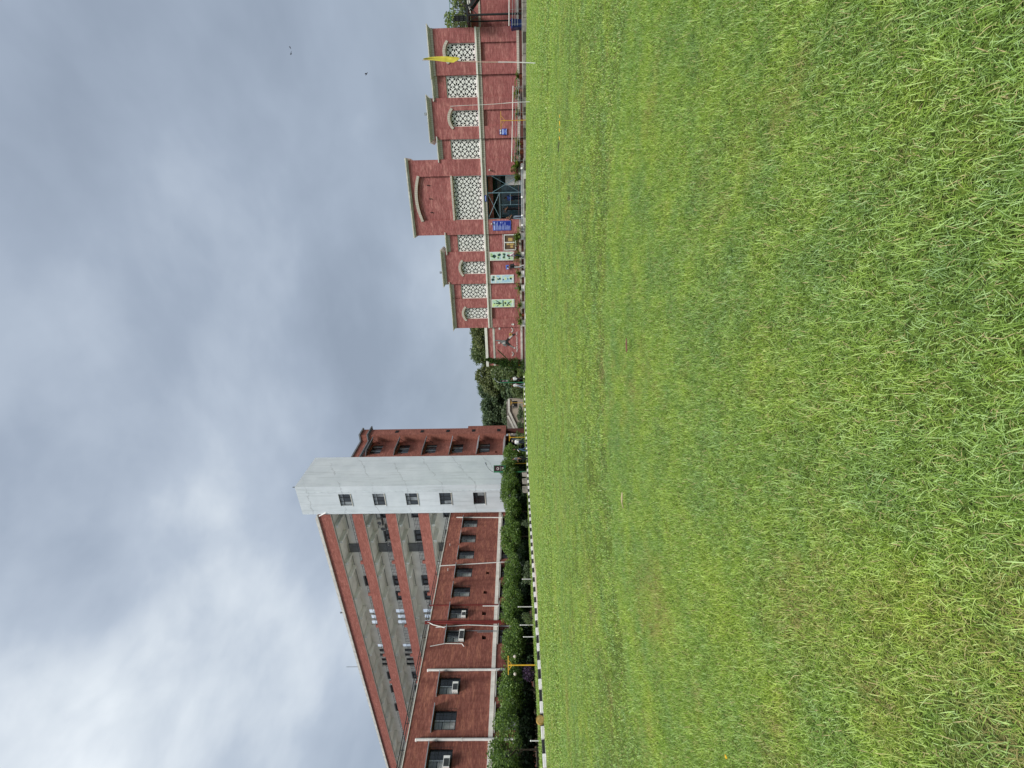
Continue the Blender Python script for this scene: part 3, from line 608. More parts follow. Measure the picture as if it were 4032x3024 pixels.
b = B(); b.box(XL-14, XL-0.3, YA-0.02, YA+0.25, 0.1, 8.69); b.box(XL-14.02, XL-0.301, YA, YB, 8.70, 8.72); b.build('roof', 'concrete', low)
B().box(XL-0.32, XL+0.04, YA-0.02, YB, 8.701, 8.76).build('coping', 'white_band', low)
rl = B()
for z in (8.92, 9.08): rl.bar((XL-0.05, YA, z), (XL-0.05, YB, z), 0.03, 4)
y = YA+0.3
while y < YB: rl.bar((XL-0.05, y, 8.76), (XL-0.05, y, 9.08), 0.022, 4); y += 1.55
rl.build('roof_railing', 'black_iron', low)
def low_window(w0, w1, z0, z1, kind):
    fr = B()
    for a_, c_, e, g_ in ((w0, w1, z0, z0+0.06), (w0, w1, z1-0.06, z1), (w0, w0+0.06, z0+0.061, z1-0.061), (w1-0.06, w1, z0+0.061, z1-0.061)): fr.box(XL-0.20, XL-0.13, a_, c_, e, g_)
    ym = (w0+w1)/2; fr.box(XL-0.19, XL-0.14, ym-0.025, ym+0.025, z0+0.061, z1-0.061); zt = z0+(z1-z0)*0.62; fr.box(XL-0.192, XL-0.138, w0+0.061, w1-0.061, zt-0.02, zt+0.02)
    wn = fr.build('window', 'black_iron', low)
    for k, (a_, c_) in enumerate(((w0+0.05, ym-0.02), (ym+0.02, w1-0.05))):
        for e, g_ in ((z0+0.05, zt-0.015), (zt+0.015, z1-0.05)):
            B().box(XL-0.17, XL-0.16, a_, c_, e, g_).build('pane', 'glass' if (k + int(e*7)) % 3 else 'glass_pale', wn)
    B().box(XL-0.159, XL-0.145, w0+0.075, ym-0.05, z0+0.10, zt-0.06).build('curtain', 'curtain', wn); B().box(XL-0.137, XL-0.128, ym-0.035, ym+0.035, z0+0.065, z1-0.065).build('mullion', 'galv', wn)
    gr = B()
    for k in range(5): z = z0+0.02+(z1-z0-0.04)*k/4; gr.bar((XL+0.10, w0-0.03, z), (XL+0.10, w1+0.03, z), 0.010, 4)
    for k in range(4):
        yy = w0-0.03+(w1-w0+0.06)*k/3; gr.bar((XL+0.10, yy, z0), (XL+0.10, yy, z1), 0.010, 4)
    for yy in (w0-0.03, w1+0.03):
        for z in (z0+0.02, z1-0.02): gr.bar((XL-0.02, yy, z), (XL+0.10, yy, z), 0.012, 4)
    gr.build('grille', 'black_iron', wn)
    sh = B(); sh.prism([(XL-0.05, z1+0.06), (XL+0.42, z1+0.02), (XL+0.42, z1+0.07), (XL-0.05, z1+0.13)], 'y', w0-0.16, w1+0.27); sh.build('sunshade', 'galv' if z0 > 3 else 'concrete', wn)
for k, (w0, w1) in enumerate(wins): low_window(w0, w1, 5.56, 7.12, k)
for w0, w1 in lows: low_window(w0, w1, 1.35, 2.80, 0)
for v in vents: B().box(XL-0.62, XL-0.30, v[0]-0.03, v[1]+0.03, v[2]-0.03, v[3]+0.03).build('vent_recess', 'dark', low)
def pipe(pts, r, mat, nm='downpipe', n=8):
    b = B().tube(pts, r, n)
    for q in pts[1:-1]: b.ball(q, r*1.02, 8, 5)
    return b.build(nm, mat, low, smooth=False)
for yy, zt, r_ in ((15.66, 8.09, 0.085), (20.18, 8.11, 0.085)):
    pp_ = pipe([(XL-0.05, yy, zt+0.02), (XL+0.12, yy, zt), (XL+0.12, yy, 0.3)], r_, 'white_pipe', n=10)
    for z in (6.7, 5.0, 2.6): B().bar((XL+0.12, yy, z), (XL+0.12, yy, z+0.07), r_*1.18, 10).build('collar', 'white_pipe', pp_)
pipe([(XL+0.05, 29.97, 8.80), (XL+0.10, 30.0, 8.6), (XL+0.09, 30.2, 5.5), (XL+0.09, 30.37, 2.77), (XL+0.09, 30.4, 0.4)], 0.045, 'white_pipe')
pipe([(XL+0.07, 36.6, 7.95), (XL+0.07, 36.5, 3.2), (XL+0.07, 36.5, 0.4)], 0.06, 'white_pipe')
pipe([(XL+0.07, 25.75, 9.0), (XL+0.07, 25.75, 0.4)], 0.05, 'red_pipe')
for k, yy in enumerate((24.02, 24.16)): pipe([(XL+0.1+0.02*k, yy, 9.1), (XL+0.1+0.02*k, yy, 0.4)], 0.07, 'red_pipe')
pipe([(XL+0.10, 23.66, 8.1), (XL+0.10, 23.85, 5.4), (XL+0.10, 23.72, 2.8), (XL+0.1, 23.7, 0.5)], 0.035, 'white_pipe')
pipe([(XL+0.08, 22.05, 8.30), (XL+0.08, 22.28, 7.1), (XL+0.08, 22.25, 5.75), (XL+0.10, 22.0, 5.55)], 0.03, 'white_pipe')
pipe([(XL+0.03, 24.2, 9.02), (XL+0.12, 24.12, 8.85), (XL+0.16, 23.85, 8.35), (XL+0.14, 23.6, 7.35)], 0.04, 'white_pipe')
for yy in (23.25, 23.36): pipe([(XL+0.05, yy, 7.3 if yy > 23.3 else 4.6), (XL+0.05, yy, 0.4)], 0.028, 'slate')
pipe([(XL+0.09, 25.62, 4.3), (XL+0.09, 25.62, 0.4)], 0.045, 'white_pipe')
for yy, z in ((32.6, 8.15), (29.5, 7.92)): B().bar((XL, yy, z), (XL+0.30, yy, z-0.03), 0.03).build('spout', 'white_pipe', low)
def air_con(y0, z0, label, w=0.62, h=0.42, panel=False):
    o = root('air_conditioner', label, 'air conditioner', (XL+0.16, y0+w/2, z0), 0, 'window air conditioners on the brick block')
    B().box(-0.30, 0.14, -w/2, w/2, 0, h).build('case', 'white_paint', o, True)
    B().box(0.14, 0.155, -w/2+0.05, w/2-0.16, 0.04, h-0.04).build('coil_grille', 'black_iron', o, True)
    for k in range(5): B().box(0.155, 0.162, -w/2+0.05, w/2-0.16, 0.06+k*(h-0.14)/4, 0.075+k*(h-0.14)/4).build('fin', 'slate', o, True)
    B().box(-0.29, 0.12, -w/2+0.02, w/2-0.02, -0.04, 0.0).build('shelf', 'black_iron', o, True)
air_con(14.08, 5.66, 'white window air conditioner in the barred window beside the thick white pipe')
air_con(18.62, 5.66, 'white window air conditioner with dark coil between the two thick white pipes')
air_con(22.50, 5.64, 'white window air conditioner beside the twin red pipes', 0.85)
air_con(24.55, 5.70, 'narrow tilted white air conditioner in the window beside single red pipe', 0.5, 0.36)

# ================================================================== verandah block
YV = 37.5; XV0, XV1 = -34.16, -104.0
ver = root('verandah_block', 'long four-storey block of open verandahs with red brick parapets', 'building', (-60, 37.5, 0.12))
floors = [(22.40, 23.82), (18.72, 19.95), (14.96, 16.13), (11.21, 12.43), (7.4, 8.6)]
for k, (z0, z1) in enumerate(floors):
    B().box(XV1, XV0, YV, YV+0.24, z0, z1).build('parapet', 'brick_high', ver)
    B().box(XV1, XV0, YV-0.02, YV+0.26, z0-0.035, z0).build('drip_edge', 'concrete', ver)
    B().box(XV1, XV0, YV+0.241, YV+2.35, z0+0.05, z0+0.22).build('floor_slab', 'soffit', ver)
    xb = [-36.0, -38.45, -42.06, -44.37, -48.25] + [-52.05-3.85*i for i in range(14)]
    for x in xb: B().box(x-0.28, x+0.0, YV+0.242, YV+2.33, z0-0.42, z0+0.048).build('beam', 'soffit', ver)
    B().box(XV1, XV0, YV+2.05, YV+2.37, z0-0.12, z0+0.045).build('edge_beam', 'soffit', ver)
    zf = floors[k+1][0]+0.22 if k < 4 else None
    if zf is None: continue
    zc = z0-0.121; holes = []
    zp = floors[k+1][1]; dark = []
    op = [(-56.2, -52.8), (-65.6, -60.2)] if k < 3 else []
    for a_, c_ in op:
        nn = 3 if c_-a_ < 4 else 5
        for i in range(nn): holes.append(rect(a_+(c_-a_)*i/nn+0.09, a_+(c_-a_)*(i+1)/nn-0.09, zf+0.9, zc-0.42-0.1*(i % 2)))
    wl_ = [(-36.6, -34.9), (-40.4, -38.6), (-48.2, -46.4), (-51.0, -49.3)] if k else [(-48.2, -46.4)]
    wl_ += [(-68.5, -66.8), (-72, -70.2), (-77, -75)]
    for a_, c_ in wl_: holes.append(rect(a_, c_, zf+0.95, min(zf+2.35, zc-0.1)))
    plate('back_wall', rect(XV1, XV0, zf, zc), holes, 'y', YV+2.08, YV+2.31, 'verandah_wall', ver)
    for a_, c_ in wl_:
        zt = min(zf+2.35, zc-0.1); fr = B()
        for q0, q1, e, g_ in ((a_, c_, zf+0.95, zf+1.01), (a_, c_, zt-0.06, zt), (a_, a_+0.06, zf+1.011, zt-0.061), (c_-0.06, c_, zf+1.011, zt-0.061), ((a_+c_)/2-0.03, (a_+c_)/2+0.03, zf+1.011, zt-0.061)): fr.box(q0, q1, YV+2.04, YV+2.16, e, g_)
        wn = fr.build('window', 'black_iron', ver); B().box(a_+0.03, c_-0.03, YV+2.18, YV+2.20, zf+0.97, zt-0.03).build('pane', 'glass', wn)
        if zt < zc-0.3: B().box(a_, c_, YV+1.96, YV+2.06, zt+0.02, zt+0.10).build('lintel', 'slate', wn)
    B().box(-42.0, -40.7, YV+1.9, YV+2.075, zf, zc-0.02).build('stair_screen', 'slate', ver)
    for x in (-41.8, -47.4, -53.5, -59.7, -65.9):    # short brick posts between railing panels
        B().box(x-0.2, x+0.2, YV+0.001, YV+0.239, zp, zp+0.36).build('post', 'brick_high', ver)
    rr = B(); zt = zp+0.30 if k == 0 else zp+0.62
    lv = 2 if k == 0 else 4
    for i in range(lv): rr.bar((XV1, YV+0.12, zp+0.1+(zt-zp-0.1)*i/(lv-1)), (XV0, YV+0.12, zp+0.1+(zt-zp-0.1)*i/(lv-1)), 0.022, 4)
    x = XV0-0.05
    while x > -86: rr.bar((x, YV+0.12, zp), (x, YV+0.12, zt), 0.019, 4); x -= 0.55
    rr.build('railing', 'black_iron', ver)
    if k < 3: B().box(-38.2, -34.4, YV+1.97, YV+2.07, zc-0.55, zc-0.5).tube([(-39, YV+2.02, zc-0.1), (-49, YV+2.02, zc-0.12)], 0.03, 5).build('cable_tray', 'slate', ver)
B().box(XV1, XV0+0.0, YV-0.14, YV+0.5, 23.83, 23.98).build('roof_ledge', 'cornice', ver)
B().box(XV1, XV0-0.45, YV-0.08, YV+0.4, 23.981, 24.2).build('coping', 'cornice', ver)
B().box(XV1, XV0, YV+0.5, 41.5, 23.5, 23.8).build('roof', 'concrete', ver)
b = B()
for k in range(4): b.box(XV1, -63, 40.6, 40.9, floors[k+1][0], floors[k][0])
b.box(-49.5, XV0, 40.6, 40.9, 7, 23.4); b.build('rear_wall', 'slate', ver)
B().bar((-62.6, 37.8, 24.15), (-62.6, 37.8, 26.05), 0.035).build('mast', 'slate', ver)
for k, (x, z) in enumerate(((-37.0, 18.0), (-37.9, 17.7), (-40.4, 17.2))):
    o = root('air_conditioner', ['pale outdoor fan unit nearest the white tower on the verandah', 'pale outdoor fan unit second from the white tower on the verandah', 'pale outdoor fan unit next to the dark stair screen'][k], 'air conditioner', (x, 39.35, z-0.55), 0, 'fan units on the verandah')
    B().box(-0.42, 0.42, -0.16, 0.16, 0, 0.62).build('case', 'white_band', o, True)
    B().bar((-0.1, -0.165, 0.31), (-0.1, -0.185, 0.31), 0.24, 16).build('fan_guard', 'slate', o, True); B().box(-0.4, 0.4, -0.2, 0.18, -0.05, 0).build('shelf', 'black_iron', o, True)

# ================================================================== white tower
tw = root('white_tower', 'tall white plastered stair tower with five small windows', 'tower', (-31.6, 39.6, 0.12))
TX0, TX1, TY0, TY1, TZ = -33.52, -29.68, 36.9, 42.28, 25.13
tz = [(19.33, 20.64), (15.65, 16.92), (12.03, 13.34), (8.37, 9.64), (4.70, 5.96)]
plate('front_wall', rect(TX0, TX1, 0.0, TZ), [rect(-32.38, -30.74, a_, c_) for a_, c_ in tz], 'y', TY0, TY0+0.3, 'tower', tw)
b = B(); b.box(TX1-0.3, TX1, TY0+0.301, TY1, 0, TZ); b.box(TX0, TX1-0.301, TY1-0.3, TY1, 0, TZ); b.box(TX0, TX0+0.3, TY0+0.302, TY1-0.301, 0, TZ); b.box(TX0+0.301, TX1-0.301, TY0+0.301, TY1-0.301, TZ-0.6, TZ-0.35); b.build('wall', 'tower', tw)
B().box(TX0+0.301, TX1-0.301, TY0+0.9, TY0+0.95, 0.1, TZ-0.61).build('inner_wall', 'dark', tw)
for k, (a_, c_) in enumerate(tz):
    fr = B(); x0, x1 = -32.38, -30.74; y0, y1 = TY0+0.10, TY0+0.16
    for q0, q1, e, g_ in ((x0, x1, a_, a_+0.06), (x0, x1, c_-0.06, c_), (x0, x0+0.06, a_+0.061, c_-0.061), (x1-0.06, x1, a_+0.061, c_-0.061), (x0+0.061, x1-0.061, c_-0.46, c_-0.40)): fr.box(q0, q1, y0, y1, e, g_)
    for q in (0.33, 0.66): xx = x0+(x1-x0)*q; fr.box(xx-0.03, xx+0.03, y0, y1, c_-0.399, c_-0.061); fr.box(xx-0.04, xx+0.04, y0, y1, a_+0.061, c_-0.461)
    wn = fr.build('window', 'black_iron', tw)
    for q in range(3):
        xa, xb_ = x0+(x1-x0)*q/3+0.03, x0+(x1-x0)*(q+1)/3-0.03
        B().box(xa, xb_, y0+0.02, y0+0.03, a_+0.03, c_-0.43).build('pane', ('glass_pale', 'glass', 'glass')[(q+k) % 3], wn); B().box(xa, xb_, y0+0.02, y0+0.03, c_-0.43, c_-0.03).build('pane', 'glass_pale' if k < 3 else 'glass', wn)
    B().box(x0-0.04, x1+0.04, TY0-0.05, TY0+0.0, a_-0.06, a_-0.001).build('sill', 'white_band', wn)
cd = B().box(-30.50, -30.40, TY0-0.05, TY0-0.001, 3.0, 24.3)
for i in range(29): cd.box(-30.52, -30.36, TY0-0.06, TY0-0.052, 3.4+0.73*i, 3.46+0.73*i)
cd.build('conduit', 'tower', tw)
B().tube([(-33.25, TY0-0.06, 22.4), (-33.25, TY0-0.06, 0.2)], 0.045, 8).build('downpipe', 'tower', tw)
B().tube([(-33.7, TY0-0.1, 23.3), (-33.25, TY0-0.07, 22.45)], 0.06, 8).build('spout', 'white_paint', tw)
B().bar((TX1-0.1, TY0+0.1, TZ), (TX1-0.02, TY0, TZ+0.25), 0.08, 6, 0.03).build('finial', 'slate', tw)

# ================================================================== brick wing behind the tower
wg = root('brick_wing', 'five-storey brick wing with slanting window shades beside the white tower', 'building', (-37, 48, 0.12))
shz = [21.75, 17.9, 14.1, 10.38, 6.63, 2.95]
W0, W1 = 49.2, 51.25
plate('wall', rect(42.3, 52.21, 2.76, 22.3), [rect(W0, W1, z-1.66, z-0.18) for z in shz[:5]] + [rect(49.0, 49.4, z-2.75, z-2.45) for z in shz[4:5]], 'x', -34.3, -34.0, 'brick_wing', wg)
b = B(); b.box(-34.301, -32.93, 52.212, 53.75, 2.76, 22.3); b.box(-34.3, -32.90, 53.752, 54.3, 2.76, 8.3); b.build('bay', 'brick_wing', wg)
B().box(-52, -34.9, 42.4, 53.5, 0.2, 22.2).build('inner_block', 'dark', wg)
b = B(); b.box(-52, -34.31, 53.4, 53.7, 0.2, 22.3); b.box(-52, -34.0, 42.3, 53.75, 22.301, 22.36); b.build('rear_wall', 'brick_wing', wg)
b = B()
for pr, z0, z1 in ((0.10, 22.30, 22.45), (0.22, 22.451, 22.6)): b.box(-52, -34.0+pr, 42.3, 52.22, z0, z1); b.box(-52, -32.93+pr, 52.221-pr, 53.75+pr*3, z0, z1)
b.build('cornice', 'slate', wg)
b = B(); b.box(-34.25, -33.98, 42.3, 52.2, 22.601, 23.55); b.box(-34.25, -32.91, 52.201, 53.76, 22.601, 23.55); b.build('parapet', 'brick_wing', wg)
b = B(); b.box(-34.3, -33.86, 42.3, 52.1, 23.551, 23.75); b.box(-34.3, -32.75, 52.101, 54.0, 23.551, 23.75); b.build('coping', 'slate', wg)
for k, z in enumerate(shz):
    z1, z0 = z-0.18, z-1.66
    if k < 5:
        fr = B()
        for q0, q1, e, g_ in ((W0, W1, z0, z0+0.06), (W0, W1, z1-0.06, z1), (W0, W0+0.06, z0+0.061, z1-0.061), (W1-0.06, W1, z0+0.061, z1-0.061)): fr.box(-34.2, -34.12, q0, q1, e, g_)
        for q in (0.25, 0.5, 0.75): yy = W0+(W1-W0)*q; fr.box(-34.19, -34.13, yy-0.03, yy+0.03, z0+0.061, z1-0.061)
        wn = fr.build('window', 'black_iron', wg)
        for q in range(4): B().box(-34.17, -34.16, W0+(W1-W0)*q/4+0.03, W0+(W1-W0)*(q+1)/4-0.03, z0+0.03, z1-0.03).build('pane', ('glass', 'glass_pale', 'glass', 'glass_pale')[(q+k) % 4], wn)
    else: wn = wg
    B().prism([(-34.02, z+0.12), (-33.0, z-0.16), (-33.0, z-0.06), (-34.02, z+0.22)], 'y', W0-0.5, W1+0.65).build('sunshade', 'slate' if k < 3 else 'galv', wn)
    st = B()
    for yy in (W0-0.2, W1+0.35): st.bar((-33.15, yy, z-0.11), (-34.0, yy, z-1.0), 0.03, 5)
    st.build('stay', 'black_iron', wn)
for z in (18.5, 14.85, 11.13, 7.44, 3.82): B().box(-32.95, -32.885, 52.75, 53.35, z-0.22, z+0.22).build('vent', 'dark', wg)
b = B(); b.box(-34.1, -33.5, 43.5, 44.0, 0.1, 2.755); b.box(-34.1, -33.6, 47.5, 48.0, 0.1, 2.755); b.box(-33.6, -33.05, 53.2, 53.7, 0.1, 2.755); b.build('column', 'plinth', wg)
B().box(-34.15, -34.11, 51.6, 53.0, 0.9, 2.0).build('notice_panel', 'glass_pale', wg)

# ================================================================== beige stair house and walls far behind
bs = root('stair_house', 'beige plastered ramp house with a dark barred opening', 'building', (-35, 62, 0.12))
plate('wall', [(-32.6, 0.0), (-32.6, 2.5), (-34.75, 2.5), (-37.9, 1.2), (-37.9, 0.0)][::-1], [rect(-34.35, -32.95, 1.05, 1.88)], 'y', 62, 62.3, 'beige', bs)
b = B(); b.prism([(-32.55, 2.30), (-34.8, 2.30), (-38.0, 1.05), (-38.0, 1.42), (-34.8, 2.62), (-32.55, 2.62)], 'y', 61.82, 61.99); b.prism([(-36.5, 2.55), (-40.3, 0.95), (-40.3, 1.35), (-36.5, 2.85)], 'y', 63.2, 63.4); b.build('ramp_rail', 'white_ledge', bs)
B().box(-34.5, -32.8, 62.9, 63.0, 0.2, 2.4).build('inner_wall', 'dark', bs)
g = B()
for i in range(8): g.bar((-34.3+i*0.19, 62.1, 1.05), (-34.3+i*0.19, 62.1, 1.88), 0.018, 4)
for z in (1.2, 1.45, 1.7): g.bar((-34.35, 62.1, z), (-32.95, 62.1, z), 0.014, 4)
g.build('grille', 'black_iron', bs)
gw = root('boundary_wall', 'weathered grey stone boundary wall beyond the ramp', 'wall', (-42, 66, 0.12))
x = -47.5; 
while x < -36:
    z = 0.0
    L = random.uniform(0.7, 1.3)
    for r_ in range(5):
        h = 0.6; B().box(x+0.01, x+L-0.02, 66-random.uniform(0, 0.05), 66.4, z, z+h-0.03).build('stone', 'stone_grey', gw); z += h
    x += L

# ================================================================== vegetation
def leaves(name, clumps, n_per, size, mat, parent, aspect=0.55, seed=1, up=0.35, droop=0.0):
    """crown: leaf-sized faces spread through uneven clumps; clumps = [(cx, cy, cz, rx, ry, rz)] in the plant's own frame"""
    rng = np.random.default_rng(seed); C = []
    for k, (x, y, z, rx, ry, rz) in enumerate(clumps):
        n = int(n_per*(rx*ry*rz)**(0.5)) if n_per > 0 else -n_per
        d = rng.normal(size=(n, 3)); d /= np.linalg.norm(d, axis=1)[:, None]; r = rng.uniform(0.35, 1.0, n)**0.5*rng.choice([1, 1, 1, 1.18], n)
        C.append(np.stack((x+d[:, 0]*r*rx, y+d[:, 1]*r*ry, z+d[:, 2]*r*rz), 1))
    C = np.concatenate(C); n = len(C); s = size*rng.uniform(0.6, 1.35, n)
    a = rng.normal(size=(n, 3)); a[:, 2] *= 0.7; a[:, 2] -= droop; a /= np.linalg.norm(a, axis=1)[:, None]
    q = rng.normal(size=(n, 3)); q[:, 2] += up; b_ = np.cross(a, q); b_ /= np.linalg.norm(b_, axis=1)[:, None]
    nn = np.cross(a, b_); P = np.zeros((n, 4, 3)); hl = (s/2)[:, None]; hw = (s*aspect/2)[:, None]
    P[:, 0] = C - a*hl; P[:, 1] = C + b_*hw - nn*hw*0.25; P[:, 2] = C + a*hl; P[:, 3] = C - b_*hw - nn*hw*0.25
    me = bpy.data.meshes.new(name); me.vertices.add(n*4); me.vertices.foreach_set('co', P.ravel()); me.loops.add(n*4); me.loops.foreach_set('vertex_index', np.arange(n*4, dtype=np.int32))
    me.polygons.add(n); me.polygons.foreach_set('loop_start', np.arange(n, dtype=np.int32)*4); me.update(calc_edges=True)
    at = me.attributes.new('tint', 'FLOAT', 'POINT'); at.data.foreach_set('value', np.repeat(rng.uniform(0, 1, n), 4)); return link(name, me, mat, parent)
def trunk(parent, h, r, limbs, mat='bark', lean=(0, 0), seed=0):
    rnd = random.Random(seed); b = B(); pts = [(lean[0]*t*t, lean[1]*t*t, h*t) for t in (0, 0.3, 0.6, 1)]
    for i in range(3): b.bar(pts[i], pts[i+1], r*(1-0.22*i), 8, r*(1-0.22*(i+1)))
    for k in range(limbs):
        t = rnd.uniform(0.45, 1); p0 = Vector((lean[0]*t*t, lean[1]*t*t, h*t)); an = rnd.uniform(0, 6.28); L = h*rnd.uniform(0.35, 0.6)
        p1 = p0 + Vector((math.cos(an)*L*0.5, math.sin(an)*L*0.5, L*0.5)); p2 = p1 + Vector((math.cos(an+0.5)*L*0.4, math.sin(an+0.5)*L*0.4, L*0.45))
        b.bar(p0, p1, r*0.45, 6, r*0.3); b.bar(p1, p2, r*0.3, 5, r*0.12)
    return b.build('trunk', mat, parent, True)
def crown_clumps(rx, ry, rz, zc, n, cs, seed):
    rnd = random.Random(seed); out = []
    while len(out) < n:
        x, y, z = rnd.uniform(-1, 1), rnd.uniform(-1, 1), rnd.uniform(-1, 1)
        d = math.sqrt(x*x+y*y+z*z)
        if 0.35 < d < 1: c_ = cs*rnd.uniform(0.7, 1.3); out.append((x*rx, y*ry, zc+z*rz, c_*1.1, c_*1.1, c_*0.8))
    return out
def tree(x, y, h, rx, label, mat, seed, size=0.34, n=26, zb=0.3, dens=900, group='trees beyond the garden', z=0.12, cs=None):
    t = root('tree', label, 'tree', (x, y, z), random.Random(seed).uniform(0, 6), group)
    trunk(t, h*0.6, 0.05*h*0.6, 6, seed=seed); rz = h*(1-zb)/2; cs = cs or rx*0.42
    leaves('crown', crown_clumps(rx-cs*0.5, rx-cs*0.5, rz-cs*0.4, h-rz, n, cs, seed), dens, size, mat, t, seed=seed)
tree(-24.6, 74, 8.7, 3.4, 'olive green tree right behind the footballer annex', 'leaf_olive', 11)
tree(-29.2, 76, 9.0, 3.6, 'tall loose green tree beside the leaning cypress', 'leaf_mid', 12)
tree(-33.6, 74, 8.3, 3.4, 'pale green tree behind the far banner lamp', 'leaf_olive', 13)
tree(-36.9, 77, 8.3, 3.2, 'dark green tree over the beige ramp house', 'leaf_dark', 14)
tree(-40.2, 75, 8.2, 3.3, 'dense dark tree between ramp house and brick wing', 'leaf_dark', 15)
tree(-43.4, 76, 8.4, 3.0, 'dark tree touching the corner of the brick wing', 'leaf_dark', 16)
tree(-47.6, 78, 8.0, 3.0, 'dark tree mostly hidden by the brick wing', 'leaf_dark', 17)
tree(-31.0, 68, 5.2, 2.6, 'low rounded tree filling the gap under the tall trees', 'leaf_mid', 18, zb=0.1)
tree(-26.0, 66, 4.6, 2.4, 'low shady tree behind the leaning cypress', 'leaf_dark', 19, zb=0.05)
tree(-27.8, 63, 3.4, 2.2, 'low bushy tree behind the two youths', 'leaf_mid', 25, zb=0.0)
tree(-30.6, 64, 3.2, 2.0, 'low bushy tree beside the barred opening', 'leaf_dark', 26, zb=0.0)
tree(-24.0, 62, 2.8, 2.0, 'low bushy tree just left of the annex', 'leaf_mid', 27, zb=0.0)
tree(-34.6, 70, 4.2, 2.4, 'low dark tree just over the ramp house roof', 'leaf_dark', 28, zb=0.0)
tree(-21.8, 65, 5.4, 2.6, 'bright leafy tree peeping over the annex coping', 'leaf_bright', 20, zb=0.1)
tree(-39.0, 69, 3.9, 2.2, 'low grey-green tree over the boundary wall', 'leaf_grey', 21, zb=0.1)
tree(13.2, 52, 7.5, 2.0, 'bright airy tree behind the black steel staircase', 'leaf_bright', 22, dens=300, size=0.24, n=20, cs=0.6)
tree(16.8, 53, 7.6, 2.6, 'sparse tree farther along behind the right annex', 'leaf_mid', 23, dens=420, size=0.26)
tree(21.0, 54, 7.2, 2.6, 'leafy tree at the far end of the right annex', 'leaf_mid', 24, dens=420, size=0.26)
# shaped small trees in a row along the brick block
bush = [(-27.6, 8.6, 2.5, 1.5, 'clipped small tree at the near end of the row by the brick block'), (-27.2, 12.1, 2.85, 2.0, 'big light-topped clipped tree in front of the thick white pipe'), (-27.5, 15.2, 2.38, 1.45, 'clipped tree just behind the yellow lamp post'), (-27.6, 18.1, 2.30, 1.55, 'clipped tree in front of the second thick white pipe'), (-27.5, 20.7, 2.42, 1.3, 'narrow clipped tree below the twin red pipes'),
        (-27.6, 23.6, 2.45, 1.75, 'wide clipped tree below the wall vents'), (-27.4, 27.2, 2.58, 1.8, 'dense clipped tree by the far windows of the brick block'), (-27.5, 30.3, 2.45, 1.4, 'clipped tree next to the corner of the white tower'), (-27.6, 33.5, 2.85, 1.6, 'rounded clipped tree in front of the white tower windows'), (-27.5, 36.4, 2.85, 1.55, 'rounded clipped tree behind the green banner lamp'), (-27.6, 39.1, 2.6, 1.4, 'clipped tree at the far corner of the white tower')]
for k, (x, y, h, ry, lb) in enumerate(bush):
    t = root('clipped_tree', lb, 'tree', (x, y, 0.13), 0, 'clipped trees along the brick block')
    trunk(t, 1.5, 0.06, 7, seed=40+k); cl_ = []
    rnd = random.Random(60+k); zc, rz = h*0.66, h*0.34
    while len(cl_) < 42:
        a_, e, f_ = rnd.uniform(-1, 1), rnd.uniform(-1, 1), rnd.uniform(-1, 1)
        if 0.25 < a_*a_+e*e+f_*f_ < 1: s_ = rnd.uniform(0.26, 0.46); cl_.append((a_*(1.3-s_*0.6), e*(ry*1.0-s_*0.6), zc-0.13+f_*(rz-s_*0.45), s_*1.1, s_*1.15, s_*0.9))
    leaves('crown', cl_, 760, 0.115 if y < 25 else 0.14, 'leaf_bush', t, seed=80+k)
M['leaf_shade_paint'] = leafmat('leaf_shade_paint', (0.03, 0.055, 0.025), 0.4, 0.15)  # near-black leaf colour with the dense shade below the trees put in
def shrub(x, y, h, r, label, mat, seed, size=0.1, dens=700, n=9, group='low shrubs behind the kerb', z=0.12):
    t = root('shrub', label, 'shrub', (x, y, z), 0, group); rnd = random.Random(seed); b = B()
    for k in range(5): an = rnd.uniform(0, 6.28); b.bar((0, 0, 0), (math.cos(an)*r*0.4, math.sin(an)*r*0.4, h*0.7), 0.018, 5, 0.006)
    b.build('stem', 'bark', t, True)
    leaves('foliage', [(rnd.uniform(-1, 1)*r*0.6, rnd.uniform(-1, 1)*r*0.6, h*rnd.uniform(0.15, 0.8), r*0.5, r*0.5, h*0.28) for _ in range(n)], dens, size, mat, t, seed=seed)
ul = ['under the big light-topped clipped tree', 'under the tree behind the yellow lamp post', 'under the second thick white pipe', 'below the twin red pipes', 'below the first wall vents', 'below the far wall vents', 'beside the corner of the white tower', 'at the foot of the white tower', 'below the window of the white tower', 'behind the green banner lamp foot']
for k, y in enumerate((11.5, 14.5, 17.4, 20.3, 23.2, 26.2, 29.4, 32.4, 35.2, 38.2)):  # row added to darken the shaded strip under the clipped trees
    shrub(-28.9, y, 1.35, 1.75, 'added dark shrub standing in for shade ' + ul[k], 'leaf_shade_paint', 120+k, 0.2, 640, 22, 'dark shrubs added as shade under the clipped trees')
shrub(-24.6, 20.6, 0.75, 0.42, 'pale grey-green tufted shrub in front of the clipped trees', 'leaf_grey', 140, 0.09); shrub(-24.9, 21.9, 0.62, 0.36, 'smaller pale tufted shrub beside the white posts', 'leaf_grey', 141, 0.09)
shrub(-25.3, 26.5, 0.7, 0.3, 'little pale shrub near the far white marker', 'leaf_grey', 142, 0.09); shrub(-24.1, 14.2, 0.75, 0.5, 'purple-leaved shrub at the foot of the yellow lamp post', 'leaf_purple', 143, 0.07, 420)
shrub(-23.9, 17.2, 0.8, 0.4, 'green feathery shrub between the white posts', 'leaf_mid', 144, 0.08)
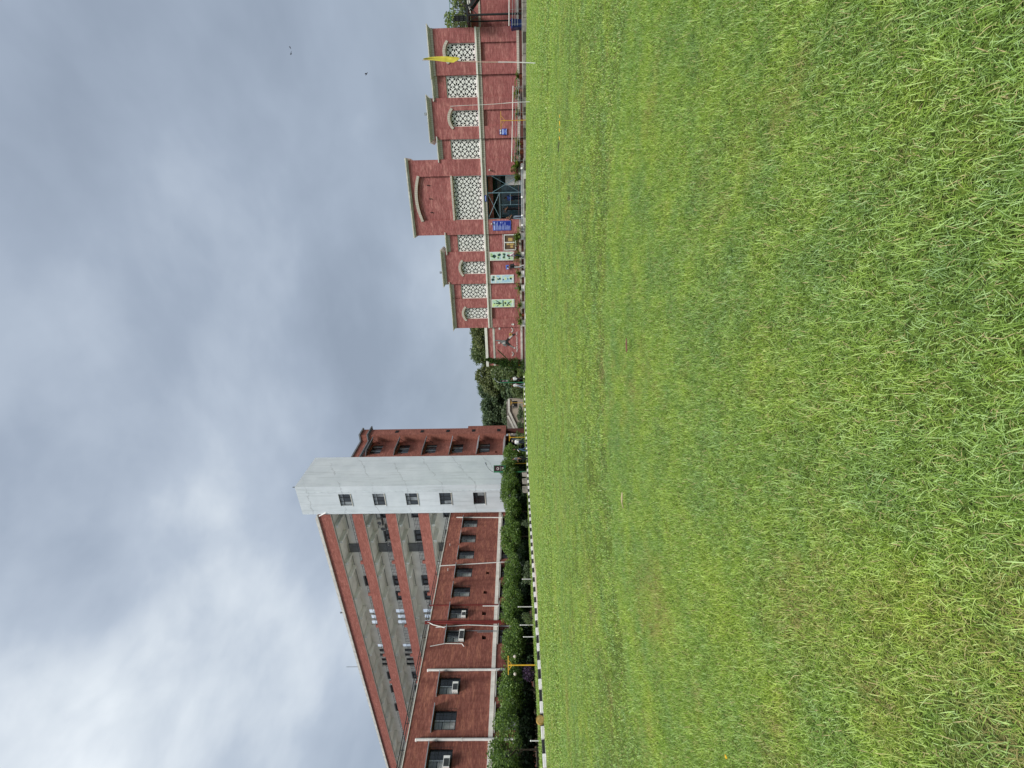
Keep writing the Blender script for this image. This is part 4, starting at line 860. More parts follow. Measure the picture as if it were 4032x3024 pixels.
for k, (x, y, h, r, mt, lb) in enumerate(((-28.9, 57.5, 2.0, 0.9, 'leaf_mid', 'leafy shrub beside the barred opening'), (-32.6, 57, 0.95, 1.2, 'leaf_dark', 'spreading shrub under the sloping ramp rail'), (-28.6, 56.5, 1.1, 0.9, 'leaf_mid', 'low shrub behind the two schoolgoers'), (-36.2, 57.5, 1.0, 1.0, 'leaf_mid', 'shrub in front of the open porch'), (-25.6, 57, 1.0, 1.0, 'leaf_bright', 'bright low hedge behind the far kerb'), (-34.0, 55.6, 1.0, 0.9, 'leaf_dark', 'dark low shrub at the porch corner'), (-22.6, 57.5, 1.1, 1.1, 'leaf_mid', 'hedge clump left of the leaning cypress'), (-29.6, 45.5, 1.2, 0.9, 'leaf_mid', 'leafy shrub behind the man in white'), (-29.8, 42.6, 1.3, 0.9, 'leaf_bush', 'leafy shrub at the foot of the tower wall'))):
    shrub(x, y, h, r, lb, mt, 150+k, 0.2, 420, 10, 'garden shrubs by the brick wing')
cy_ = root('cypress', 'leaning dark green cypress at the annex corner', 'tree', (-19.0, 43.35, 0.045)); trunk(cy_, 2.2, 0.09, 0, lean=(0.4, 0), seed=5)
cl_ = []; rnd = random.Random(3)
for k in range(46):
    t = rnd.random(); rr = 0.84*(1-t)**0.62+0.10; cl_.append((0.25+0.85*t**1.2+rnd.uniform(-1, 1)*rr*0.45, rnd.uniform(-1, 1)*rr*0.45, 0.12+4.05*t, rr*0.6, rr*0.6, 0.3))
leaves('foliage', cl_, -170, 0.13, 'leaf_cypress', cy_, seed=33)
b = B().tube([(0.65, -0.05, 1.7), (1.35, -0.06, 2.15), (2.25, -0.06, 3.0)], 0.06, 6); b.build('fallen_branch', 'leaf_cypress', cy_, True)
# potted palms along the hall
def palm(x, y, h, label, pot, seed, pot_w=0.3):
    t = root('potted_palm', label, 'plant', (x, y, 0.047), 0, 'potted plants along the hall'); rnd = random.Random(seed)
    if pot == 'white': B().box(-pot_w, pot_w, -0.2, 0.2, 0, 0.30).box(-pot_w-0.03, pot_w+0.03, -0.23, 0.23, 0.301, 0.35).build('planter', 'white_paint', t, True)
    else: B().bar((0, 0, 0), (0, 0, 0.28), 0.13, 12, 0.18).bar((0, 0, 0.281), (0, 0, 0.33), 0.2, 12).build('pot', 'terracotta', t, True)
    vs, fs, tn = [], [], []
    for k in range(34):
        an = rnd.uniform(0, 6.28); L = h*rnd.uniform(0.6, 1.1); el = rnd.uniform(0.5, 1.4); p0 = Vector((0, 0, 0.32)); prev = p0; tint = rnd.random()
        for s_ in range(5):
            e = el - s_*0.28; q = prev + Vector((math.cos(an)*math.cos(e), math.sin(an)*math.cos(e), math.sin(e)))*L/5
            sd = Vector((-math.sin(an), math.cos(an), 0))
            for sg in (-1, 1):
                i0 = len(vs); tip = prev + (q-prev)*0.9 + sd*sg*L*0.17*(1-s_*0.12) + Vector((0, 0, -0.03))
                vs += [tuple(prev), tuple(q), tuple(tip)]; fs.append((i0, i0+1, i0+2)); tn += [tint]*3
            prev = q
    me = bpy.data.meshes.new('fronds'); me.from_pydata(vs, [], fs); me.update(); at = me.attributes.new('tint', 'FLOAT', 'POINT'); at.data.foreach_set('value', tn); link('fronds', me, 'leaf_palm', t)
for k, (x, h, pot, lb) in enumerate(((-13.85, 0.75, 'white', 'feathery palm in a white planter at the hall end by the annex'), (-11.93, 0.7, 'white', 'feathery palm in a white planter under the green poster'), (-10.18, 0.72, 'white', 'feathery palm in a white planter between two posters'), (-8.76, 0.65, 'white', 'palm in a white planter beside the man in black'), (-6.99, 0.75, 'white', 'palm in a white planter behind the man in pink'), (-5.22, 0.95, 'white', 'large palm in a white planter before the framed notice case'), (-13.0, 0.45, 'pot', 'small thin plant in a terracotta pot between two planters'), (0.92, 0.9, 'pot', 'bushy fern in a terracotta pot right of the entrance'), (-0.17, 0.7, 'pot', 'plant in a red pot at the entrance gate'), (1.85, 0.6, 'pot', 'dark plant in a pot behind the end of the railing'), (2.55, 0.55, 'pot', 'leafy green plant in a pot behind the white railing'), (4.82, 0.5, 'pot', 'small spiky plant in a pot beside the orange post'), (6.4, 0.6, 'pot', 'spiky pale plant in a pot below the plain lattice'), (7.4, 0.45, 'pot', 'little plant in a pot at the start of the railing'))):
    palm(x, 43.35, h*1.5, lb, pot, 200+k)
# ================================================================== posts and lamps
def t_post(x, y, z, h, w, label, r=0.035, globes=True, rz=0.0):
    o = root('lamp_post', label, 'lamp post', (x, y, z), rz, 'yellow T-shaped lamp posts')
    B().bar((0, 0, -0.05), (0, 0, h), r, 8).build('post', 'yellow_paint', o, True)
    ar = B().bar((-w/2, 0, h), (w/2, 0, h), r*0.7, 6)
    for s_ in (-1, 1): ar.bar((s_*w*0.28, 0, h-0.01), (0, 0, h-w*0.22), r*0.45, 5)
    ar.build('crossarm', 'yellow_paint', o, True)
    if globes:
        for s_ in (-1, 1): B().bar((s_*w*0.46, 0, h), (s_*w*0.46, 0, h-0.24), 0.008, 5).build('hanger', 'black_iron', o, True); B().ball((s_*w*0.46, 0, h-0.36), 0.08, 12, 8, 1.1).build('globe', 'globe', o, True, True)
t_post(-23.6, 14.28, 0.13, 1.51, 0.92, 'stout yellow lamp post with two hanging globes by the purple shrub', 0.034, rz=0.65)
t_post(-27.0, 36.9, 0.12, 1.85, 0.9, 'yellow lamp post behind the man in the striped shirt', rz=0.45)
t_post(-27.7, 43.0, 0.12, 1.9, 0.9, 'yellow lamp post beside the man in white', rz=0.45)
t_post(-23.9, 55.6, 0.12, 2.1, 0.8, 'thin yellow lamp post beside the barred opening', 0.03, rz=0.45)
t_post(-30.5, 56.8, 0.12, 1.9, 0.8, 'thin yellow lamp post below the sloping ramp rail', 0.03, rz=0.45)
t_post(4.17, 42.05, -0.2, 2.15, 1.54, 'slim orange T-shaped post in front of the white railing', 0.026, False, 0.40)
def banner_lamp(x, y, z, h, label, rz, sc=1.0):
    o = root('banner_lamp', label, 'lamp post', (x, y, z), rz, 'green lamp posts with banners')
    B().bar((0, 0, -0.05), (0, 0, h*0.80), 0.05, 10).bar((0, 0, 0), (0, 0, h*0.22), 0.075, 10).build('pole', 'green_paint', o, True)
    B().tube([(0, 0, h*0.80), (0.12, 0, h*0.86), (0.35, 0, h*0.92), (0.62, 0, h*0.965), (0.80, 0, h*0.985)], 0.025, 6).build('arm', 'grey_steel', o, True)
    B().bar((0.72, 0, h*0.975), (1.0, 0, h*1.0), 0.055, 8, 0.07).build('lamp_head', 'grey_steel', o, True)
    z0, z1 = h*0.545, h*0.80; w = 0.70
    fr = B()
    for a_, c_, e, g_ in ((0.04, w, z1-0.05, z1), (0.04, w, z0, z0+0.05), (0.04, w, z0-0.12, z0-0.06), (0.04, 0.10, z0+0.051, z1-0.051), (w-0.05, w, z0+0.051, z1-0.051)): fr.box(a_, c_, -0.025, 0.025, e, g_)
    bn = fr.build('banner_frame', 'green_paint', o, True); B().box(0.09, w-0.04, -0.012, 0.012, z0+0.04, z1-0.04).build('banner', 'banner', bn, True)
    bb = B()
    for k in range(10):
        t0, t1 = 2*math.pi*k/10, 2*math.pi*(k+0.75)/10; cxx, czz = 0.36, z0+(z1-z0)*0.62
        bb.prism([(cxx+0.08*math.cos(t0), czz+0.08*math.sin(t0)), (cxx+0.15*math.cos(t0), czz+0.13*math.sin(t0)), (cxx+0.15*math.cos(t1), czz+0.13*math.sin(t1)), (cxx+0.08*math.cos(t1), czz+0.08*math.sin(t1))], 'y', -0.019, -0.0125)
    bb.box(0.30, 0.46, -0.019, -0.0125, z0+(z1-z0)*0.50, z0+(z1-z0)*0.58); bb.build('emblem', 'figure_pale', bn, True)
    B().box(0.16, 0.58, -0.018, -0.0125, z0+(z1-z0)*0.34, z0+(z1-z0)*0.40).build('printed_line', 'figure_grey', bn, True)
    B().box(0.30, 0.46, -0.018, -0.0125, z0+(z1-z0)*0.08, z0+(z1-z0)*0.24).build('white_patch', 'white_paint', bn, True)
M['banner'] = pm('banner', (0.035, 0.012, 0.016), 0.5, 0.5, 5)
banner_lamp(-27.0, 35.5, 0.13, 4.2, 'green lamp post with a dark red banner in front of the white tower', 0.449)
banner_lamp(-23.9, 50.0, 0.05, 3.9, 'distant green lamp post with a narrow dark banner before the trees', 1.42)
# flag poles on the lawn
def fpole(x, y, h, label, lean, flag):
    o = root('flag_pole', label, 'flag pole', (x, y, lz(x, y)), 0, 'poles planted in the lawn')
    tip = Vector((lean[0], lean[1], h)); seg_ = 9; p_ = [Vector((lean[0]*t + 0.012*math.sin(9*t), lean[1]*t, h*t)) for t in [i/seg_ for i in range(seg_+1)]]
    for a_, c_, mt, nm in ((0, 3, 'white_paint', 'lower_pole'), (3, 9, 'rust_white' if flag else 'white_pipe', 'upper_pole')):
        b = B()
        for i in range(a_, c_): b.bar(p_[i], p_[i+1], 0.016 if i < 3 else 0.013, 7)
        b.build(nm, mt, o, True)
    if flag:
        nu, nv = 12, 7; vs = []; fs = []; hz_ = h*0.985
        for i in range(nu+1):
            t = i/nu; wd = (0.03 + 0.17*math.sin(min(1, t*1.15)*math.pi*0.62))*(1 if t < 0.93 else (1-t)/0.07*0.6+0.4)
            for j in range(nv+1):
                s_ = j/nv; vs.append((lean[0]*0.95 + (s_*wd - wd*0.62*t)*0.9 - 0.03*t, -0.035 + 0.05*math.sin(5*s_+6*t)*s_, hz_ - 1.30*t - 0.16*s_*t))
        for i in range(nu):
            for j in range(nv): a_ = i*(nv+1)+j; fs.append((a_, a_+1, a_+nv+2, a_+nv+1))
        B().add(vs, fs).build('flag', 'flag', o, True, True)
fpole(4.03, 21.08, 4.55, 'pole with a limp yellow flag planted in the lawn', (0.22, 0.1), True)
fpole(3.97, 30.6, 4.8, 'bare white pole planted in the lawn near the railing', (-0.12, 0.1), False)
# railing in front of the hall
def railing(x0, x1, label, y=42.55, zt=(0.88, 1.12), step=0.86):
    o = root('railing', label, 'railing', (x0, y, lz(x0, y)), 0, 'white pipe railings')
    def z(x, k): return zt[0] + (zt[1]-zt[0])*(x0-x)/(x0-x1) - k
    B().bar((x0, y, z(x0, 0)), (x1, y, z(x1, 0)), 0.032, 8).build('top_rail', 'white_paint', o)
    for k in (0.26, 0.46, 0.66): B().bar((x0, y, z(x0, k)), (x1, y, z(x1, k)), 0.012, 6).build('rail', 'galv', o)
    n = int(abs(x0-x1)/step)
    for i in range(n+1): x = x0-0.1-(abs(x0-x1)-0.2)*i/n; B().bar((x, y, lz(x, y)-0.05), (x, y, z(x, 0)), 0.010, 6).build('post', 'galv', o)
railing(6.65, 1.10, 'white pipe railing with thin rails in front of the hall')
railing(18.0, 10.55, 'white pipe railing in front of the steel staircase', 42.5, (0.90, 1.12))
o = root('pipe_rail', 'low silver pipe rail with white sleeves along the entrance', 'railing', (-1.8, 42.7, 0.08))
for z in (0.14, 0.26): B().bar((1.0, 42.7, z), (-4.7, 42.7, z), 0.045, 8).build('pipe', 'galv', o)
for x in (0.6, -1.75, -3.3, -4.15): B().bar((x-0.06, 42.7, 0.2), (x+0.06, 42.7, 0.2), 0.13, 10).build('sleeve', 'white_paint', o)
for x in (0.9, -1.2, -2.6, -4.6): B().box(x-0.03, x+0.03, 42.66, 42.74, 0.03, 0.2).build('foot', 'galv', o)
# black steel staircase at the right annex
st = root('steel_staircase', 'black steel fire stair with landing and railings against the right annex', 'staircase', (11.4, 43.0, 0.045))
B().bar((11.42, 43.0, 0.04), (11.42, 43.0, 4.46), 0.07, 8).build('column', 'black_iron', st); B().bar((11.42, 44.6, 0.04), (11.42, 44.6, 4.4), 0.05, 8).build('column', 'black_iron', st)
B().box(10.98, 12.1, 42.95, 44.85, 4.30, 4.46).build('landing', 'black_iron', st)
g = B()
for a_, c_ in (((10.98, 42.97), (11.95, 42.97)), ((10.98, 42.97), (10.98, 44.8))):
    for z in (4.75, 5.1, 5.42): g.bar((*a_, z), (*c_, z), 0.02, 5)
    for i in range(9): t = i/8; g.bar((a_[0]+(c_[0]-a_[0])*t, a_[1]+(c_[1]-a_[1])*t, 4.46), (a_[0]+(c_[0]-a_[0])*t, a_[1]+(c_[1]-a_[1])*t, 5.42), 0.011, 4)
g.build('landing_railing', 'black_iron', st)
B().box(11.05, 11.42, 43.0, 43.03, 4.5, 5.40).build('mesh_panel', 'black_iron', st)
for y in (42.98, 43.95): B().prism([(11.95, 4.30), (15.4, 1.0), (15.4, 0.75), (11.95, 4.0)], 'y', y, y+0.05).build('stringer', 'black_iron', st)
for i in range(16): x = 12.05+i*0.215; z = 4.25-i*0.206; B().box(x, x+0.26, 43.035, 43.945, z-0.03, z).build('tread', 'black_iron', st)
g = B()
for z in (0.45, 0.75, 1.02): g.bar((11.95, 42.98, 4.30+z), (15.4, 42.98, 0.95+z), 0.018, 5)
for i in range(11): x = 12.0+i*0.33; zz_ = 4.3-(x-11.95)*0.957; g.bar((x, 42.98, zz_-0.1), (x, 42.98, zz_+1.02), 0.014, 4)
g.build('stair_railing', 'black_iron', st)
for a_, c_ in (((11.42, 43.0, 3.6), (12.05, 43.0, 4.3)), ((11.42, 43.0, 3.4), (11.0, 43.0, 4.3))): B().bar(a_, c_, 0.03, 5).build('brace', 'black_iron', st)
B().tube([(11.06, 44.7, 4.4), (11.06, 44.7, 6.4)], 0.025, 6).build('mast', 'slate', st); B().bar((11.0, 44.75, 5.9), (16, 44.75, 5.95), 0.02, 5).build('cable', 'green_paint', st)
# blue wheeled bin
bn = root('wheeled_bin', 'dark blue wheeled rubbish bin beside the railing', 'bin', (10.72, 42.95, 0.047), 0.1)
B().add([(-0.24, -0.26, 0.06), (0.24, -0.26, 0.06), (0.24, 0.24, 0.06), (-0.24, 0.24, 0.06), (-0.29, -0.33, 0.78), (0.29, -0.33, 0.78), (0.29, 0.3, 0.78), (-0.29, 0.3, 0.78)], [(3, 2, 1, 0), (4, 5, 6, 7), (0, 1, 5, 4), (1, 2, 6, 5), (2, 3, 7, 6), (3, 0, 4, 7)]).build('body', 'blue_bin', bn, True)
B().prism([(-0.36, 0.781), (0.33, 0.781), (0.30, 0.88), (-0.20, 0.92), (-0.36, 0.84)], 'x', -0.31, 0.31).build('lid', 'blue_bin', bn, True)
B().bar((-0.2, 0.36, 0.84), (0.2, 0.36, 0.84), 0.02, 6).build('handle', 'black_paint', bn, True)
for s_ in (-1, 1): B().bar((s_*0.22, 0.24, 0.09), (s_*0.29, 0.24, 0.09), 0.09, 12).build('wheel', 'black_paint', bn, True)
# boards and posters on the hall front
bd = root('notice_board', 'large blue notice board with pale print left of the entrance', 'sign', (-4.28, 43.96, 1.32))
B().box(-0.43, 0.43, -0.03, 0.0, 0, 1.74).build('board', 'blue_sign', bd, True)
fr = B()
for a_, c_, e, g_ in ((-0.43, 0.43, 1.70, 1.74), (-0.43, 0.43, 0, 0.03), (-0.43, -0.40, 0.031, 1.699), (0.40, 0.43, 0.031, 1.699)): fr.box(a_, c_, -0.045, -0.031, e, g_)
fr.build('border', 'blue_light', bd, True); B().box(-0.38, 0.36, -0.036, -0.0305, 1.52, 1.66).build('heading', 'blue_print', bd, True)
lines = [(1.44, 0.50, 0.03), (1.38, 0.62, 0.03), (1.30, 0.72, 0.05), (1.20, 0.36, 0.025), (1.15, 0.30, 0.025), (1.10, 0.46, 0.025), (1.05, 0.40, 0.025), (1.0, 0.52, 0.025), (0.95, 0.34, 0.025), (0.86, 0.30, 0.025), (0.80, 0.48, 0.03), (0.74, 0.34, 0.025), (0.69, 0.50, 0.03), (0.56, 0.66, 0.05), (0.46, 0.30, 0.025), (0.40, 0.40, 0.025), (0.35, 0.38, 0.025), (0.29, 0.42, 0.025), (0.24, 0.32, 0.025), (0.18, 0.36, 0.025), (0.12, 0.34, 0.025)]
for z, w, hh in lines: B().box(-0.37, -0.37+w, -0.036, -0.0305, z-hh/2, z+hh/2).build('printed_line', 'blue_print', bd, True)
for k, (z, w) in enumerate(((0.98, 0.3), (0.86, 0.14), (0.78, 0.12))): B().box(0.20, 0.34, -0.036, -0.0306, z-w/8, z+w/8).build('printed_mark', 'blue_print', bd, True)
b2 = root('notice_board', 'small blue notice with white header beside the orange post', 'sign', (3.52, 43.96, 1.49))
B().box(-0.24, 0.24, -0.025, 0, 0, 0.47).build('board', 'blue_sign', b2, True); B().box(-0.2, 0.2, -0.025, 0, 0.50, 0.66).build('header', 'blue_sign', b2, True)
for a_, c_, e, g_, mt in ((-0.17, -0.02, 0.52, 0.62, 'white_paint'), (0.02, 0.16, 0.53, 0.63, 'white_paint'), (-0.20, 0.20, 0.28, 0.44, 'blue_print'), (-0.2, 0.2, 0.12, 0.22, 'blue_light'), (-0.22, 0.22, 0.02, 0.07, 'blue_print'), (-0.06, 0.10, 0.14, 0.20, 'blue_print')): B().box(a_, c_, -0.031, -0.0255 if mt != 'blue_print' or e != 0.14 else -0.0315, e, g_).build('printed_block', mt, b2, True)
b3 = root('wall_sign', 'small blue and white sign on the brick above the man in black', 'sign', (-8.2, 43.97, 1.62))
B().box(-0.22, 0.2, -0.02, 0, 0, 0.30).build('board', 'blue_light', b3, True); B().box(-0.16, 0.04, -0.026, -0.0205, 0.04, 0.17).build('printed_block', 'white_paint', b3, True)
def poster_mat(name, cols, seed):
    m, nt, p, pos = newmat(name); mp = nt.nodes.new('ShaderNodeMapping'); mp.inputs['Location'].default_value = (seed, 0, seed*1.7); mp.inputs['Scale'].default_value = (1, 1, 0.8); nt.links.new(pos, mp.inputs[0])
    f = noise(nt, mp.outputs[0], 3.2, 3, 0.6, 0.4); k = len(cols); nt.links.new(ramp(nt, f, [(0.30+0.42*i/(k-1), c_) for i, c_ in enumerate(cols)]), p.inputs['Base Color']); p.inputs['Roughness'].default_value = 0.4; M[name] = m
poster_mat('poster_a', [(0.30, 0.50, 0.62), (0.55, 0.72, 0.66), (0.45, 0.62, 0.30), (0.20, 0.36, 0.16)], 1.0); poster_mat('poster_b', [(0.62, 0.72, 0.25), (0.55, 0.70, 0.72), (0.32, 0.55, 0.72), (0.62, 0.74, 0.78)], 4.0); poster_mat('poster_c', [(0.66, 0.68, 0.18), (0.58, 0.74, 0.36), (0.45, 0.66, 0.55), (0.60, 0.74, 0.70)], 8.0)
M['poster_dark'] = pm('poster_dark', (0.02, 0.055, 0.05), 0.4, 0.4, 5)
def poster(x, y, label, mat, shapes, lay):
    o = root('wall_poster', label, 'poster', (x, y, 1.13)); w = 0.42
    B().box(-w, w, -0.02, 0, 0, 2.35).build('sheet', 'white_paint', o, True); B().box(-w+0.05, w-0.05, -0.026, -0.0205, 0.06, 2.29).build('picture', mat, o, True)
    for z, hh in lay: B().box(-w+0.05, w-0.05, -0.030, -0.0265, z, z+hh).build('panel_strip', 'white_paint', o, True)
    for sh in shapes: B().prism(sh, 'y', -0.034, -0.031).build('printed_figure', 'poster_dark', o, True)
def blob(x, z, r, s=1.0, k=9, seed=0):
    rnd = random.Random(seed); return [(x+r*rnd.uniform(0.65, 1.1)*math.cos(2*math.pi*i/k), z+s*r*rnd.uniform(0.65, 1.1)*math.sin(2*math.pi*i/k)) for i in range(k)]
poster(-7.13, 43.975, 'tall white-bordered poster with four green tree panels', 'poster_a', [blob(0.0, 1.92, 0.2, 1, 10, 1), [(-0.02, 2.24), (0.02, 2.24), (0.03, 1.95), (-0.03, 1.95)], blob(0.12, 1.42, 0.14, 1.3, 9, 2), blob(-0.16, 1.5, 0.08, 1.5, 8, 3), blob(-0.1, 0.95, 0.13, 1, 9, 4), blob(0.16, 0.90, 0.13, 1.1, 9, 5), blob(0.0, 0.45, 0.15, 0.9, 9, 6), blob(-0.22, 0.42, 0.1, 1, 8, 7)], ((1.70, 0.05), (1.15, 0.06), (0.62, 0.05)))
poster(-9.38, 43.975, 'tall pale blue poster with rounded green and blue panels', 'poster_b', [blob(-0.05, 2.12, 0.16, 1.2, 9, 11), blob(0.22, 2.05, 0.1, 1.4, 8, 12), blob(0.0, 1.6, 0.10, 1, 9, 13), blob(0.04, 1.42, 0.15, 0.7, 9, 14), blob(-0.05, 1.08, 0.08, 1, 8, 15), blob(0.02, 0.32, 0.14, 0.8, 9, 16), blob(0.0, 0.62, 0.07, 1, 8, 17)], ((1.82, 0.08), (1.22, 0.03), (0.12, 0.07)))
poster(-11.88, 43.975, 'tall yellow-green poster with dark leaping dancer figures', 'poster_c', [[(0.0, 1.95), (0.07, 1.9), (0.05, 1.6), (0.30, 1.95), (0.33, 1.9), (0.06, 1.4), (0.02, 1.25), (-0.04, 1.4), (-0.30, 1.86), (-0.33, 1.8), (-0.06, 1.55), (-0.05, 1.9)], blob(0.0, 2.05, 0.07, 1, 8, 21), [(-0.33, 1.22), (0.33, 1.22), (0.30, 1.12), (-0.33, 1.10)], blob(0.02, 0.95, 0.12, 0.9, 9, 22), [(0, 0.72), (0.06, 0.66), (0.2, 0.36), (0.14, 0.34), (0, 0.58), (-0.2, 0.4), (-0.24, 0.45), (-0.06, 0.66)], blob(-0.2, 0.72, 0.1, 1.4, 8, 23)], ((0.13, 0.10),))
nc = root('notice_case', 'white framed notice case with brown papers behind the large palm', 'notice board', (-5.86, 44.12, 0.86)); fr = B()
for a_, c_, e, g_ in ((-0.75, 0.75, 0, 0.07), (-0.75, 0.75, 1.10, 1.17), (-0.75, -0.67, 0.071, 1.099), (0.67, 0.75, 0.071, 1.099), (-0.04, 0.04, 0.071, 1.099)): fr.box(a_, c_, -0.08, 0.03, e, g_)
fr.build('frame', 'white_paint', nc, True); B().box(-0.68, 0.68, -0.03, 0.02, 0.06, 1.11).build('backing', 'brown_paper', nc, True); B().box(-0.80, 0.80, -0.05, 0.0, 1.25, 1.30).build('canopy', 'figure_pale', nc, True)
for a_, c_, e, g_ in ((0.12, 0.42, 0.34, 0.76), (-0.26, -0.10, 0.22, 0.62), (-0.24, -0.08, 0.66, 0.92), (-0.5, -0.3, 0.3, 0.55)): B().box(a_, c_, -0.036, -0.0305, e, g_).build('paper', 'tan_paper', nc, True)
for (a_, c_, e, g_), lb in (((-14.26, -14.10, 1.22, 1.46), 'small white notice sheet on the brick by the hall corner'), ((-14.78, -14.55, 2.71, 2.86), 'white plate on the annex wall beside the hall corner')):
    o = root('wall_plate', lb, 'sign', ((a_+c_)/2, 43.96 if a_ > -14.5 else 44.11, e)); B().box(-(c_-a_)/2, (c_-a_)/2, -0.015, 0.01, 0, g_-e).build('sheet', 'white_paint', o, True); B().box(-(c_-a_)/2+0.02, (c_-a_)/2-0.02, -0.018, -0.0155, (g_-e)*0.6, (g_-e)*0.75).build('printed_line', 'figure_grey', o, True)
# footballer relief with lettering on the annex
fb = root('footballer_relief', 'flat grey relief of a kicking footballer with ball and lettering', 'wall art', (-16.2, 44.15, 1.0)); yy = 44.13
def cut(nm, poly, mat, dy=0.0, par=None): return B().prism([(q[0], q[1]) for q in poly], 'y', yy-0.02-dy, yy+0.018-dy).build(nm, mat, par or fb)
cut('torso', [(-16.38, 2.62), (-16.05, 2.78), (-15.98, 2.30), (-16.10, 2.12), (-16.42, 2.10), (-16.50, 2.35)], 'figure_grey')
cut('raised_arm', [(-16.12, 2.74), (-15.98, 2.66), (-15.94, 3.22), (-16.03, 3.28), (-16.10, 3.0)], 'figure_grey', 0.002); cut('arm', [(-16.46, 2.5), (-16.62, 2.42), (-16.72, 2.10), (-16.62, 2.05), (-16.46, 2.25)], 'figure_grey', 0.002)
cut('head', [(-16.29+0.11*math.cos(t), 2.88+0.13*math.sin(t)) for t in [k*math.pi/5 for k in range(10)]], 'figure_pale', 0.004)
cut('shirt_panel', [(-16.42, 2.48), (-16.30, 2.56), (-16.22, 2.30), (-16.36, 2.20)], 'figure_pale', 0.006)
cut('shorts', [(-16.42, 2.16), (-16.02, 2.16), (-15.70, 1.86), (-15.86, 1.68), (-16.14, 1.95), (-16.52, 1.66), (-16.68, 1.82)], 'black_paint', 0.004)
cut('leg', [(-16.52, 1.74), (-16.64, 1.78), (-16.94, 1.30), (-16.84, 1.26)], 'figure_grey', 0.002); cut('leg', [(-15.76, 1.86), (-15.66, 1.76), (-15.42, 1.42), (-15.50, 1.36), (-15.84, 1.70)], 'figure_pale', 0.006)
cut('boot', [(-16.98, 1.30), (-16.82, 1.28), (-16.84, 1.12), (-17.02, 1.14)], 'figure_pale', 0.008); cut('boot', [(-15.54, 1.42), (-15.36, 1.42), (-15.24, 1.20), (-15.34, 1.14), (-15.48, 1.26)], 'black_paint', 0.009)
bl = cut('ball', [(-15.36+0.16*math.cos(t), 1.62+0.16*math.sin(t)) for t in [k*math.pi/8 for k in range(16)]], 'straw', 0.008); cut('ball_patch', [(-15.36+0.06*math.cos(t), 1.62+0.06*math.sin(t)) for t in [k*math.pi/3 for k in range(6)]], 'black_paint', 0.012, bl)
for xc_ in (-14.86, -17.6): cut('arc', [(xc_+0.30*math.cos(t), 1.62+0.30*math.sin(t)) for t in [math.pi*(1.12+0.76*k/8) for k in range(9)]] + [(xc_+0.19*math.cos(t), 1.60+0.20*math.sin(t)) for t in [math.pi*(1.88-0.76*k/8) for k in range(9)]], 'figure_pale')
text('lettering', 'PADMA SHRI DUTT MTL', 0.22, 'white_paint', fb, (-17.40, 44.12, 0.87), (R(90), 0, 0), 0.02)
# straw discs leaning on the kerb
for (x, y, r_, lb) in ((-20.25, 9.98, 0.175, 'round tan straw disc leaning on the striped kerb'), (-24.6, 44.9, 0.17, 'distant yellow disc on the far striped kerb')):
    o = root('straw_disc', lb, 'disc', (x, y, 0.0), 0.1, 'discs on the kerb'); rim = B()
    rim.bar((0.03, 0, r_), (0.12, 0, r_), r_, 24); rim.build('disc', 'straw', o, True); B().bar((0.121, 0, r_), (0.128, 0, r_), r_*0.8, 24).build('face', 'tan_paper', o, True)
for k, (x, y, z0, h, lb) in enumerate(((-24.2, 20.25, 0.13, 0.66, 'short white marker post among the pale tufted shrubs'), (-24.2, 18.2, 0.13, 0.95, 'taller white marker post below the red pipe'), (-24.0, 16.85, 0.13, 0.84, 'white marker post with a dull foot under the clipped trees'), (-23.6, 15.85, 0.13, 0.65, 'white marker post nearest the yellow lamp post'), (-23.4, 10.75, 0.13, 0.42, 'stubby grey marker post behind the straw disc'))):
    o = root('marker_post', lb, 'post', (x, y, z0), 0, 'white marker posts in the bed'); B().bar((0, 0, -0.02), (0, 0, h), 0.024, 8).build('shaft', 'white_pipe', o, True); B().ball((0, 0, h), 0.036, 8, 5).build('cap', 'white_paint', o, True)
for k, (x, y, lb) in enumerate(((-26.2, 31.8, 'whitewashed stone block under the clipped trees, near the tower corner'), (-26.2, 33.0, 'whitewashed stone block under the clipped trees, before the tower windows'), (-26.3, 34.2, 'whitewashed stone block beside the banner lamp foot'))):
    o = root('stone_block', lb, 'block', (x, y, 0.12), 0.2*k, 'whitewashed blocks under the trees'); B().add([(-0.2, -0.3, 0), (0.2, -0.3, 0), (0.2, 0.3, 0), (-0.2, 0.3, 0), (-0.16, -0.25, 0.5), (0.17, -0.24, 0.46), (0.16, 0.26, 0.52), (-0.17, 0.24, 0.5)], [(3, 2, 1, 0), (4, 5, 6, 7), (0, 1, 5, 4), (1, 2, 6, 5), (2, 3, 7, 6), (3, 0, 4, 7)]).build('block', 'stone_grey', o, True)  # whitewash toned down to grey, tree shade put into the colour
